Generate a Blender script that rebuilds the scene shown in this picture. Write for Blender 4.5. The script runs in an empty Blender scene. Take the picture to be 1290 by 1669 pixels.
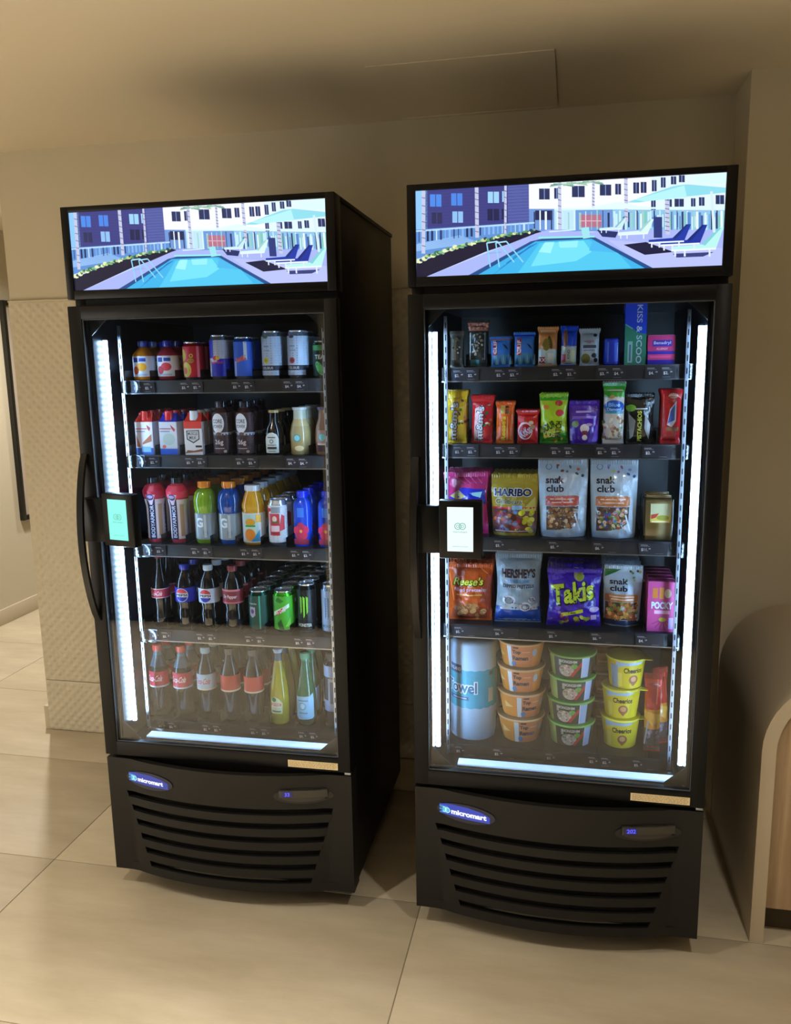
import bpy, bmesh, math, random
import numpy as np
from mathutils import Vector, Matrix
from mathutils.geometry import tessellate_polygon
PI = math.pi
random.seed(4)
scene = bpy.context.scene
C = scene.collection

# ------------------------------------------------------------------ camera
F_PX = 1345.67
cam_d = bpy.data.cameras.new('camera'); cam = bpy.data.objects.new('camera', cam_d); C.objects.link(cam)
def cam_setup():
    yaw, pitch, roll = math.radians(12.0247), math.radians(10.4085), math.radians(-1.0162)
    cy, sy, cp, sp = math.cos(yaw), math.sin(yaw), math.cos(pitch), math.sin(pitch)
    f = Vector((-sy*cp, cy*cp, -sp)); r = Vector((cy, sy, 0)); u = r.cross(f)
    r2 = r*math.cos(roll) + u*math.sin(roll); u2 = -r*math.sin(roll) + u*math.cos(roll)
    m = Matrix((r2, u2, -f)).transposed().to_4x4(); m.translation = Vector((0.40483, -2.09604, 1.60761))
    cam.matrix_world = m
    cam_d.sensor_fit = 'VERTICAL'; cam_d.sensor_height = 24.0; cam_d.lens = F_PX*24.0/1669.0
    cam_d.clip_start = 0.02
cam_setup(); scene.camera = cam

# ------------------------------------------------------------------ world, lights, exposure
world = bpy.data.worlds.new('world'); scene.world = world; world.use_nodes = True
world.node_tree.nodes['Background'].inputs[0].default_value = (1.0, 0.82, 0.58, 1)
world.node_tree.nodes['Background'].inputs[1].default_value = 0.02
scene.view_settings.view_transform = 'Standard'; scene.view_settings.look = 'None'
scene.view_settings.gamma = 1.0; scene.view_settings.use_curve_mapping = False
scene.view_settings.exposure = 0.3
WARM = (1.0, 0.935, 0.85)
def spot(name, loc, power, size=125, blend=1.0, radius=0.035, col=WARM, aim=None):
    d = bpy.data.lights.new(name, 'SPOT'); d.energy = power; d.color = col
    d.spot_size = math.radians(size); d.spot_blend = blend; d.shadow_soft_size = radius
    o = bpy.data.objects.new(name, d); C.objects.link(o); o.location = loc
    if aim: o.rotation_euler = (Vector(aim)-Vector(loc)).to_track_quat('-Z', 'Y').to_euler()
    return o
DOWNLIGHTS = [((1.0, -1.05, 2.43), 44, 135), ((-0.9, -1.05, 2.43), 52, 135), ((-2.55, -1.05, 2.43), 60, 135),
              ((-2.5, 1.98, 2.43), 150, 150), ((-2.4, 3.6, 2.43), 90, 125),
              ((-1.9, -1.85, 2.43), 720, 74), ((-.25, -1.85, 2.43), 590, 74), ((1.4, -1.85, 2.43), 260, 74)]
for loc, pw, sz in DOWNLIGHTS: spot('downlight_beam', loc, pw, sz)
ad = bpy.data.lights.new('left_fill', 'AREA'); ad.shape = 'RECTANGLE'; ad.size = 1.7; ad.size_y = 1.6; ad.energy = 38; ad.color = (1.0, .92, .80)
ao = bpy.data.objects.new('left_fill', ad); C.objects.link(ao); ao.location = (-3.06, -1.5, 1.15)      # added fill lamp on the left wall, no real fitting there
ao.rotation_euler = Vector((1, .25, .12)).to_track_quat('-Z', 'Y').to_euler()

# ------------------------------------------------------------------ colours and materials
def s2l(c): return c/12.92 if c <= .04045 else ((c+.055)/1.055)**2.4
def hx(h):
    if not isinstance(h, str): return tuple(h) if len(h) == 4 else (*h, 1.0)
    h = h.lstrip('#'); return tuple(s2l(int(h[i:i+2], 16)/255) for i in (0, 2, 4)) + (1.0,)
MATS = {}
def mat(name, col=None, rough=.5, metal=0., emit=None, es=0., attr=False, coat=0., bump=None, spec=.5, noise=None):
    if name in MATS: return MATS[name]
    m = bpy.data.materials.new(name); m.use_nodes = True; nt = m.node_tree; b = nt.nodes['Principled BSDF']
    b.inputs['Roughness'].default_value = rough; b.inputs['Metallic'].default_value = metal
    b.inputs['Coat Weight'].default_value = coat; b.inputs['Coat Roughness'].default_value = .08
    b.inputs['Specular IOR Level'].default_value = spec
    if col is not None: b.inputs['Base Color'].default_value = hx(col)
    if attr:
        a = nt.nodes.new('ShaderNodeAttribute'); a.attribute_name = 'Col'
        nt.links.new(a.outputs['Color'], b.inputs['Base Color'])
        if es:
            nt.links.new(a.outputs['Color'], b.inputs['Emission Color']); b.inputs['Emission Strength'].default_value = es
            for l in list(b.inputs['Base Color'].links): nt.links.remove(l)
            b.inputs['Base Color'].default_value = (.01, .01, .01, 1)
    elif emit is not None:
        b.inputs['Emission Color'].default_value = hx(emit); b.inputs['Emission Strength'].default_value = es
    tc = None
    if bump or noise:
        tc = nt.nodes.new('ShaderNodeTexCoord')
    if bump:
        n = nt.nodes.new('ShaderNodeTexNoise'); n.inputs['Scale'].default_value = bump[0]; n.inputs['Detail'].default_value = 4
        bp = nt.nodes.new('ShaderNodeBump'); bp.inputs['Strength'].default_value = bump[1]; bp.inputs['Distance'].default_value = bump[2]
        nt.links.new(tc.outputs['Object'], n.inputs['Vector']); nt.links.new(n.outputs['Fac'], bp.inputs['Height'])
        nt.links.new(bp.outputs['Normal'], b.inputs['Normal'])
    if noise:   # (scale vector, colour a, colour b)
        mp = nt.nodes.new('ShaderNodeMapping'); mp.inputs['Scale'].default_value = noise[0]
        n = nt.nodes.new('ShaderNodeTexNoise'); n.inputs['Scale'].default_value = 1; n.inputs['Detail'].default_value = 8; n.inputs['Roughness'].default_value = .62
        r = nt.nodes.new('ShaderNodeValToRGB'); r.color_ramp.elements[0].position = .32; r.color_ramp.elements[1].position = .68
        r.color_ramp.elements[0].color = hx(noise[1]); r.color_ramp.elements[1].color = hx(noise[2])
        nt.links.new(tc.outputs['Object'], mp.inputs['Vector']); nt.links.new(mp.outputs['Vector'], n.inputs['Vector'])
        nt.links.new(n.outputs['Fac'], r.inputs['Fac']); nt.links.new(r.outputs['Color'], b.inputs['Base Color'])
    MATS[name] = m; return m
def glassmat(name, tint=(1, 1, 1), rough=0.0, ior=1.5, base=0.0):
    m = bpy.data.materials.new(name); m.use_nodes = True; nt = m.node_tree
    for n in list(nt.nodes):
        if n.type != 'OUTPUT_MATERIAL': nt.nodes.remove(n)
    out = [n for n in nt.nodes if n.type == 'OUTPUT_MATERIAL'][0]
    t = nt.nodes.new('ShaderNodeBsdfTransparent'); t.inputs[0].default_value = (*tint, 1)
    g = nt.nodes.new('ShaderNodeBsdfGlossy'); g.inputs['Roughness'].default_value = rough; g.inputs[0].default_value = (1, 1, 1, 1)
    f = nt.nodes.new('ShaderNodeFresnel'); f.inputs[0].default_value = ior
    mx = nt.nodes.new('ShaderNodeMixShader')
    if base:
        ad = nt.nodes.new('ShaderNodeMath'); ad.operation = 'ADD'; ad.inputs[1].default_value = base; ad.use_clamp = True
        nt.links.new(f.outputs[0], ad.inputs[0]); nt.links.new(ad.outputs[0], mx.inputs[0])
    else: nt.links.new(f.outputs[0], mx.inputs[0])
    nt.links.new(t.outputs[0], mx.inputs[1]); nt.links.new(g.outputs[0], mx.inputs[2]); nt.links.new(mx.outputs[0], out.inputs[0])
    MATS[name] = m; return m
PRINT = mat('print', attr=True, rough=.42)
FOIL = mat('foil_print', attr=True, rough=.2, bump=(38, .75, .006), coat=.3)
GLOSS = mat('gloss_plastic', attr=True, rough=.09, coat=.45)
CAN = mat('can_metal', attr=True, rough=.26, metal=.75)
GLOW = mat('glow_print', attr=True, rough=.3, es=.88)
BLACK = mat('black_powder_coat', '#09090c', rough=.45, spec=.3)
BLACKP = mat('black_moulded_plastic', '#151412', rough=.5, spec=.3, bump=(900, .15, .0004))
DOORF = mat('black_door_frame', '#08080b', rough=.38, spec=.22)
LINER = mat('black_liner', '#101218', rough=.3)
VOID = mat('dark_recess', '#020202', rough=.9)
STEEL = mat('brushed_steel', '#9a9fa8', rough=.3, metal=1.0)
SHELFM = mat('charcoal_shelf', '#15171c', rough=.4)
CLEARP = glassmat('clear_acrylic', (.93, .96, 1.0), .08, 1.5)
DOORG = glassmat('door_glass', (.97, .98, .98), 0.0, 1.34)
CLEARB = glassmat('clear_bottle', (.86, .90, .95), .05, 1.5, .04)
TUBEB = mat('black_rubber', '#0c0c0c', rough=.6)
WALLP = mat('beige_wall_paint', '#c6bda6', rough=.75, bump=(60, .12, .002))
CEILP = mat('cream_ceiling_paint', '#dccfb6', rough=.85)
PANELP = mat('beige_relief_panel', '#c8bea6', rough=.6)
SILLGLOW = mat('glowing_white_sill', '#ffffff', rough=.4, emit='#8fc4ff', es=.70)  # white sill, no lamp: the light falling on it is put in as emission
def led_mat():
    m = bpy.data.materials.new('led_tube_lens'); m.use_nodes = True; nt = m.node_tree; b = nt.nodes['Principled BSDF']
    tc = nt.nodes.new('ShaderNodeTexCoord'); sp = nt.nodes.new('ShaderNodeSeparateXYZ')
    k = nt.nodes.new('ShaderNodeMath'); k.operation = 'MULTIPLY'; k.inputs[1].default_value = 2*PI/.0185
    s = nt.nodes.new('ShaderNodeMath'); s.operation = 'SINE'
    a = nt.nodes.new('ShaderNodeMath'); a.operation = 'MULTIPLY_ADD'; a.inputs[1].default_value = 12.0; a.inputs[2].default_value = 29.0
    nt.links.new(tc.outputs['Object'], sp.inputs[0]); nt.links.new(sp.outputs['Z'], k.inputs[0]); nt.links.new(k.outputs[0], s.inputs[0])
    nt.links.new(s.outputs[0], a.inputs[0]); nt.links.new(a.outputs[0], b.inputs['Emission Strength'])
    b.inputs['Emission Color'].default_value = (.42, .67, 1.0, 1)
    return m
LED = led_mat()

# ------------------------------------------------------------------ mesh builder
class MB:
    def __init__(s): s.v = []; s.f = []; s.m = []; s.c = []; s.mats = []; s.flat = set()
    def slot(s, m):
        if m not in s.mats: s.mats.append(m)
        return s.mats.index(m)
    def add(s, vs, fs, m, col=(1, 1, 1, 1)):
        o = len(s.v); s.v += [tuple(p) for p in vs]; i = s.slot(m); col = hx(col)
        for f in fs: s.f.append(tuple(o+k for k in f)); s.m.append(i); s.c.append(col)
    def box(s, x0, x1, y0, y1, z0, z1, m, col=(1, 1, 1, 1), bev=0.0):
        if bev <= 0:
            vs = [(x, y, z) for x in (x0, x1) for y in (y0, y1) for z in (z0, z1)]
            s.add(vs, [(0, 1, 3, 2), (4, 6, 7, 5), (0, 4, 5, 1), (2, 3, 7, 6), (0, 2, 6, 4), (1, 5, 7, 3)], m, col); return
        b = bmesh.new(); bmesh.ops.create_cube(b, size=1)
        for v in b.verts: v.co = Vector(((x0+x1)/2+v.co.x*(x1-x0), (y0+y1)/2+v.co.y*(y1-y0), (z0+z1)/2+v.co.z*(z1-z0)))
        bmesh.ops.bevel(b, geom=b.edges[:], offset=bev, segments=2, profile=.5, affect='EDGES'); b.normal_update()
        b.verts.index_update()
        for i, f in enumerate(b.faces):
            if max(abs(k) for k in f.normal) > .999: s.flat.add(len(s.f)+i)
        s.add([v.co[:] for v in b.verts], [[v.index for v in f.verts] for f in b.faces], m, col); b.free()
    def lathe(s, prof, m, col, seg=24, cx=0, cy=0, cols=None, sq=0.0):
        # prof: [(r,z)...]; cols: colour per band; sq: 0 round .. 1 squared-off plan
        vs = []; n = len(prof)
        for r, z in prof:
            for k in range(seg):
                a = 2*PI*k/seg
                q = 1.0
                if sq: q = 1.0+sq*(1/max(abs(math.cos(a)), abs(math.sin(a)))-1.0)
                vs.append((cx+r*q*math.sin(a), cy-r*q*math.cos(a), z))
        for i in range(n-1):
            fs = [(i*seg+k, i*seg+(k+1) % seg, (i+1)*seg+(k+1) % seg, (i+1)*seg+k) for k in range(seg)]
            o = len(s.v)
            if i == 0: s.v += vs; base = o
            sl = s.slot(m); cc = hx(cols[i] if cols else col)
            for f in fs: s.f.append(tuple(base+k for k in f)); s.m.append(sl); s.c.append(cc)
        sl = s.slot(m)
        s.f.append(tuple(base+k for k in range(seg-1, -1, -1))); s.m.append(sl); s.c.append(hx(cols[0] if cols else col))
        s.f.append(tuple(base+(n-1)*seg+k for k in range(seg))); s.m.append(sl); s.c.append(hx(cols[-1] if cols else col))
    def tube(s, pts, r, m, col=(1, 1, 1, 1), seg=8):
        pts = [Vector(p) for p in pts]; vs = []; up = Vector((0.13, 0.21, .97)).normalized()
        for i, p in enumerate(pts):
            d = (pts[min(i+1, len(pts)-1)]-pts[max(i-1, 0)]).normalized()
            a = d.cross(up)
            if a.length < .05: a = d.cross(Vector((1, 0, 0)))
            a.normalize(); b = d.cross(a)
            vs += [(p+(a*math.cos(2*PI*k/seg)+b*math.sin(2*PI*k/seg))*r)[:] for k in range(seg)]
        n = len(pts)
        fs = [(i*seg+k, i*seg+(k+1) % seg, (i+1)*seg+(k+1) % seg, (i+1)*seg+k) for i in range(n-1) for k in range(seg)]
        fs += [tuple(range(seg-1, -1, -1)), tuple((n-1)*seg+k for k in range(seg))]
        s.add(vs, fs, m, col)
    def build(s, name, parent=None, smooth=35):
        me = bpy.data.meshes.new(name); me.from_pydata(s.v, [], s.f)
        for m in s.mats: me.materials.append(m)
        me.polygons.foreach_set('material_index', s.m)
        att = me.color_attributes.new('Col', 'FLOAT_COLOR', 'CORNER')
        arr = np.repeat(np.array(s.c, dtype=np.float32), [len(f) for f in s.f], axis=0)
        att.data.foreach_set('color', arr.ravel())
        if smooth:
            me.polygons.foreach_set('use_smooth', [i not in s.flat for i in range(len(s.f))]); me.set_sharp_from_angle(angle=math.radians(smooth))
        me.update()
        o = bpy.data.objects.new(name, me); C.objects.link(o)
        if parent: o.parent = parent
        return o
def empty(name, loc=(0, 0, 0), rz=0.):
    o = bpy.data.objects.new(name, None); C.objects.link(o); o.location = loc; o.rotation_euler = (0, 0, rz)
    o.empty_display_size = .02; return o
def tag(o, label, cat, group=None):
    o['label'] = label; o['category'] = cat
    if group: o['group'] = group
    return o
def struct(o): o['kind'] = 'structure'; return o

# ------------------------------------------------------------------ flat print on real surfaces
GLY = {}
def glyphs(txt, bold):
    k = (txt, bold)
    if k in GLY: return GLY[k]
    cu = bpy.data.curves.new('t', 'FONT'); cu.body = txt; cu.size = 1; cu.resolution_u = 3; cu.offset = bold
    o = bpy.data.objects.new('t', cu); C.objects.link(o)
    dg = bpy.context.evaluated_depsgraph_get(); me = bpy.data.meshes.new_from_object(o.evaluated_get(dg))
    me.calc_loop_triangles()
    v = [(p.co.x, p.co.y) for p in me.vertices]; t = [tuple(q.vertices) for q in me.loop_triangles]
    bpy.data.objects.remove(o); bpy.data.curves.remove(cu); bpy.data.meshes.remove(me)
    xs = [p[0] for p in v]; ys = [p[1] for p in v]
    x0, x1, y0, y1 = min(xs), max(xs), min(ys), max(ys)
    v = [(p[0]-(x0+x1)/2, p[1]-(y0+y1)/2) for p in v]
    GLY[k] = (v, t, x1-x0, y1-y0); return GLY[k]
class Paint:
    def __init__(s, mapf, maxlen=None, lift=.0004, step=.00025, m=None):
        s.mapf = mapf; s.ml = maxlen; s.lift = lift; s.step = step; s.mb = MB(); s.m = m or PRINT
    def tri(s, a, b, c, col, L, dep=0):
        if s.ml and dep < 9:
            e = [(math.dist(a, b), 0), (math.dist(b, c), 1), (math.dist(c, a), 2)]; q = max(e)
            if q[0] > s.ml:
                if q[1] == 0: m = ((a[0]+b[0])/2, (a[1]+b[1])/2); s.tri(a, m, c, col, L, dep+1); s.tri(m, b, c, col, L, dep+1)
                elif q[1] == 1: m = ((b[0]+c[0])/2, (b[1]+c[1])/2); s.tri(a, b, m, col, L, dep+1); s.tri(a, m, c, col, L, dep+1)
                else: m = ((a[0]+c[0])/2, (a[1]+c[1])/2); s.tri(a, b, m, col, L, dep+1); s.tri(m, b, c, col, L, dep+1)
                return
        if (b[0]-a[0])*(c[1]-a[1])-(b[1]-a[1])*(c[0]-a[0]) < 0: b, c = c, b
        h = s.lift+L*s.step
        s.mb.add([s.mapf(*a, h), s.mapf(*b, h), s.mapf(*c, h)], [(0, 1, 2)], s.m, col)
    def poly(s, pts, col, L=0):
        col = hx(col)
        for t in tessellate_polygon([[Vector((p[0], p[1], 0)) for p in pts]]):
            s.tri(*[tuple(pts[i]) for i in t], col, L)
    def rect(s, x0, x1, y0, y1, col, L=0): s.poly([(x0, y0), (x1, y0), (x1, y1), (x0, y1)], col, L)
    def ell(s, cx, cy, rx, ry, col, L=1, rot=0, n=18, a0=0, a1=2*PI):
        cr, sr = math.cos(rot), math.sin(rot); P = []
        for k in range(n):
            a = a0+(a1-a0)*k/(n if a1-a0 > 6.2 else n-1); x, y = rx*math.cos(a), ry*math.sin(a)
            P.append((cx+x*cr-y*sr, cy+x*sr+y*cr))
        s.poly(P, col, L)
    def ring(s, cx, cy, r0, r1, col, L=1, n=18, k=1.0):
        for i in range(n):
            a, b = 2*PI*i/n, 2*PI*(i+1)/n
            s.poly([(cx+r0*math.cos(a), cy+r0*k*math.sin(a)), (cx+r1*math.cos(a), cy+r1*k*math.sin(a)),
                    (cx+r1*math.cos(b), cy+r1*k*math.sin(b)), (cx+r0*math.cos(b), cy+r0*k*math.sin(b))], col, L)
    def line(s, a, b, w, col, L=1):
        dx, dy = b[0]-a[0], b[1]-a[1]; l = math.hypot(dx, dy) or 1; nx, ny = -dy/l*w/2, dx/l*w/2
        s.poly([(a[0]+nx, a[1]+ny), (b[0]+nx, b[1]+ny), (b[0]-nx, b[1]-ny), (a[0]-nx, a[1]-ny)], col, L)
    def text(s, t, cx, cy, h, col, w=None, rot=0, shear=0, bold=.015, L=2):
        v, tr, tw, th = glyphs(t, bold); ky = h/th; kx = (w/tw) if w else ky
        cr, sr = math.cos(rot), math.sin(rot); col = hx(col)
        P = [((x*kx+shear*y*ky)*cr-(y*ky)*sr+cx, (x*kx+shear*y*ky)*sr+(y*ky)*cr+cy) for x, y in v]
        for q in tr: s.tri(P[q[0]], P[q[1]], P[q[2]], col, L)
    def blobs(s, x0, x1, y0, y1, n, r, cols, L=1, seed=1):
        R = random.Random(seed)
        for i in range(n):
            s.ell(R.uniform(x0, x1), R.uniform(y0, y1), r*R.uniform(.7, 1.2), r*R.uniform(.55, 1.0), R.choice(cols), L+.01*i/n, R.uniform(0, 3), n=9)
    def build(s, name, parent): return s.mb.build(name, parent, smooth=0)
def cylmap(prof, off=0.0, sq=0.0):
    zs = [p[1] for p in prof]; rs = [p[0] for p in prof]; ref = max(rs)
    def f(u, v, h):
        a = u/ref+off; r = float(np.interp(v, zs, rs))*(1.0+sq*(1/max(abs(math.cos(a)), abs(math.sin(a)))-1.0))+h
        return (r*math.sin(a), -r*math.cos(a), v)
    return f

# ------------------------------------------------------------------ the setting
def make_floor():
    g = mat('tile_grout', '#857862', rough=.9)
    t = mat('beige_porcelain_tile', '#b7a488', rough=.5, noise=((1.6, 6.0, 1), '#ada086', '#c6baa1'), bump=(12, .05, .003))
    b = MB(); b.box(-3.2, 2.3, -2.62, 4.7, -.06, -.0015, g); fl = struct(b.build('floor', smooth=0))
    # porcelain tiles 1.235 x 0.64 laid in a straight grid: every tile a piece of its own
    px, py, gp = 1.235, .64, .0016; meshes = {}
    i0, i1 = -3, 1; j0, j1 = -4, 7
    for i in range(i0, i1+1):
        for j in range(j0, j1+1):
            x0, x1 = -.005+i*px+gp, -.005+(i+1)*px-gp; y0, y1 = .098+j*py+gp, .098+(j+1)*py-gp
            x0, x1, y0, y1 = max(x0, -3.1), min(x1, 2.2), max(y0, -2.52), min(y1, 4.6)
            if x1-x0 < .02 or y1-y0 < .02: continue
            key = (round(x1-x0, 3), round(y1-y0, 3))
            if key not in meshes:
                q = MB(); q.box(0, x1-x0, 0, y1-y0, -.008, 0, t, bev=.0008); o = q.build('tile', fl); meshes[key] = o.data
            else: o = bpy.data.objects.new('tile', meshes[key]); C.objects.link(o); o.parent = fl
            o.location = (x0, y0, 0)
make_floor()
def setting():
    b = MB(); b.box(-3.2, 2.3, -2.62, 4.7, 2.45, 2.55, CEILP); struct(b.build('ceiling', smooth=0))
    # recessed downlight cans outside the frame carry the lamps' light
    # back wall, with the relief-panelled lower part proud of it
    b = MB(); b.box(-1.86, .925, 1.0, 1.13, 0, 2.45, WALLP); wb = struct(b.build('wall_back', smooth=0))
    def relief(x0, x1, z0, z1):
        p = .0205; n = 3; nx = int(round((x1-x0)/p))*n; nz = int(round((z1-z0)/p))*n
        X = np.linspace(x0, x1, nx+1); Z = np.linspace(z0, z1, nz+1); XX, ZZ = np.meshgrid(X, Z)
        H = .0075*np.maximum(0, np.sin(PI*(XX-x0)/p)*np.sin(PI*(ZZ-z0)/p))
        edge = (XX-x0 < .001) | (x1-XX < .001) | (ZZ-z0 < .001) | (z1-ZZ < .001); H[edge] = 0
        V = np.stack([XX, .988-H, ZZ], -1).reshape(-1, 3)
        W = nx+1; q = [(j*W+i, j*W+i+1, (j+1)*W+i+1, (j+1)*W+i) for j in range(nz) for i in range(nx)]
        b = MB(); b.add(V.tolist(), q, PANELP); b.box(x0, x1, .989, 1.0, z0, z1, PANELP)
        return b.build('relief_panel', wb, smooth=60)
    for (x0, x1) in ((-1.86, -1.232), (-1.229, -.6), (-.597, .032)):
        relief(x0, x1, .003, .235); relief(x0, x1, .238, 1.868)
    b = MB(); b.box(-1.86, .035, .982, 1.0, 1.868, 1.874, PANELP, bev=.001); b.build('panel_cap', wb)
    # small skirting return at the free end of the wall
    sk = mat('skirting_paint', '#c4b7a0', rough=.5)
    b = MB(); b.box(-1.885, -1.861, .99, 1.13, 0, .11, sk, bev=.002); struct(b.build('baseboard_corner'))
    # right-hand wall: pier face and its return
    b = MB(); b.box(.92, 2.2, .76, 1.13, 0, 2.45, WALLP); struct(b.build('wall_pier', smooth=0))
    b = MB(); b.box(2.2, 2.3, -2.62, 1.13, 0, 2.45, WALLP); struct(b.build('wall_right', smooth=0))
    # corridor on the left
    b = MB(); b.box(-3.2, -3.1, -2.62, 4.7, 0, 2.45, WALLP); struct(b.build('wall_left', smooth=0))
    b = MB(); b.box(-3.1, -3.086, -2.5, 4.6, 0, .1, sk, bev=.003); struct(b.build('baseboard_left'))
    b = MB(); b.box(-3.2, 1.0, 4.6, 4.7, 0, 2.45, WALLP); struct(b.build('wall_corridor', smooth=0))
    b = MB(); b.box(.925, 1.0, 1.13, 4.7, 0, 2.45, WALLP); struct(b.build('wall_corridor_side', smooth=0))
    # behind the camera: dark blue-grey wall with a pale pier, both seen mirrored in the door glass
    dk = mat('dark_blue_wall', '#2a3038', rough=.7)
    b = MB(); b.box(-3.2, 2.3, -2.62, -2.52, 0, 2.45, dk); struct(b.build('wall_front', smooth=0))
    b = MB(); b.box(-.93, -.39, -2.52, -2.46, 0, 2.45, WALLP, bev=.003); struct(b.build('trim_1'))
    # ceiling access panel
    b = MB(); b.box(-.2, .34, .43, .97, 2.4492, 2.4499, CEILP); o = b.build('access_panel', smooth=0)
    for q in ((-.2, .34, .4285, .4315), (-.2, .34, .9685, .9715), (.3385, .3415, .4315, .9685)):
        b = MB(); b.box(q[0], q[1], q[2], q[3], 2.4470, 2.4491, CEILP); b.build('panel_lip', o, smooth=0)
    tag(o, 'thin square access hatch set flush in the cream ceiling above the fridges', 'hatch')
    # downlight fittings
    for n, (loc, pw, sz) in enumerate(DOWNLIGHTS):
        b = MB(); pr = [(.048, 2.449), (.048, 2.444), (.056, 2.442), (.058, 2.4499)]
        b.lathe(pr, mat('white_trim', '#e8e4da', rough=.4), '#ffffff', 24, loc[0], loc[1]); o = b.build('downlight')
        tag(o, ['round recessed downlight in front of the right fridge', 'round recessed downlight in front of the left fridge',
                'round recessed downlight near the left wall', 'round recessed downlight at the start of the corridor',
                'round recessed downlight deep in the corridor', 'round recessed downlight by the dark wall, left of three',
                'round recessed downlight by the dark wall, middle of three', 'round recessed downlight by the dark wall, right of three'][n], 'ceiling light', 'recessed downlights in the ceiling')
setting()

def picture():
    r = empty('picture_frame', (-3.1, 2.58, .62)); tag(r, 'tall black-framed picture on the corridor wall at far left', 'picture')
    blk = mat('black_frame_lacquer', '#16140f', rough=.4); mt = mat('pale_mat_board', '#b0a394', rough=.8)
    W, H, t, d = .95, 1.40, .030, .030
    for (y0, y1, z0, z1) in ((0, t, 0, H), (W-t, W, 0, H), (t, W-t, 0, t), (t, W-t, H-t, H)):
        b = MB(); b.box(0, d, y0, y1, z0, z1, blk, bev=.002); b.build('frame_rail', r)
    b = MB(); b.box(.002, .014, t, W-t, t, H-t, mt); b.build('mat_board', r)
    b = MB(); b.box(.0135, .016, .22, W-.22, .25, H-.25, mat('art_paper', '#8f8577', rough=.8, noise=((5, 5, 5), '#7d7467', '#a59a89'))); b.build('print_sheet', r)
picture()

def console():
    r = empty('console', (.922, .1, 0)); tag(r, 'cream console with rounded waterfall corner and pale wood doors at right edge', 'cabinet')
    cr = mat('cream_lacquer', '#b9ab93', rough=.45); wd = mat('pale_oak_veneer', '#a58c6c', rough=.5, noise=((45, 45, 2.2), '#94795a', '#b39a79'))
    R, zc, th, X1, D = .22, .57, .036, 1.22, .655
    def outline(off):
        P = [(off, 0), (off, zc)]
        for k in range(1, 13):
            a = PI-PI/2*k/12; P.append((R+(R-off)*math.cos(a), zc+(R-off)*math.sin(a)))
        P.append((X1, zc+R-off)); return P
    A, B = outline(0), outline(th); n = len(A); b = MB(); vs = []
    for y in (0, D):
        vs += [(p[0], y, p[1]) for p in A]+[(p[0], y, p[1]) for p in B]
    N = 2*n; fs = []
    for i in range(n-1):
        fs += [(i, i+1, n+i+1, n+i)[::-1], (N+i, N+i+1, N+n+i+1, N+n+i), (i, N+i, N+i+1, i+1)[::-1], (n+i, n+i+1, N+n+i+1, N+n+i)[::-1]]
    fs += [(0, n, N+n, N), (n-1, N+n-1, N+N-1, N-1)]
    b.add(vs, fs, cr); b.build('shell', r, 30)
    b = MB(); z0 = .098
    P = [(p[0]+.001, max(p[1]-.001, z0)) for p in outline(th)[0:]]; P[0] = (th+.001, z0); P[-1] = (.62, P[-1][1])
    P.append((.62, z0)); m = len(P)
    b.add([(p[0], .018, p[1]) for p in P]+[(p[0], .036, p[1]) for p in P], [tuple(range(m))]+[tuple(range(2*m-1, m-1, -1))]+[(i, m+i, m+(i+1) % m, (i+1) % m) for i in range(m)], wd)
    b.build('door', r, 30)
    b = MB(); b.box(.623, X1-.002, .018, .036, z0, .752, wd, bev=.001); b.build('door', r, 30)
    b = MB(); b.box(th, X1-.002, .075, .09, 0, z0, mat('dark_toe_kick', '#4a3f31', rough=.7)); b.build('toe_kick', r, 0)
    b = MB(); b.box(th, X1-.002, .04, D-.002, z0+.004, z0+.022, cr); b.build('bottom_board', r, 0)
console()

# ------------------------------------------------------------------ the two coolers
W = .767; D = .753
FL = dict(ang=.01457, org=None); c_, s_ = math.cos(.01457), math.sin(.01457)
FL['org'] = Vector((-.1905-W*c_, .0222-W*s_, 0)); FR = dict(ang=0., org=Vector((0, 0, 0)))
def bow(x):
    t = (x-.075)/(W-.15)
    return 0.0 if t <= 0 or t >= 1 else -.046*math.sin(PI*t)**.8
def bowmap(u, v, h): return (u, bow(u)-h-.0015, v)
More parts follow.
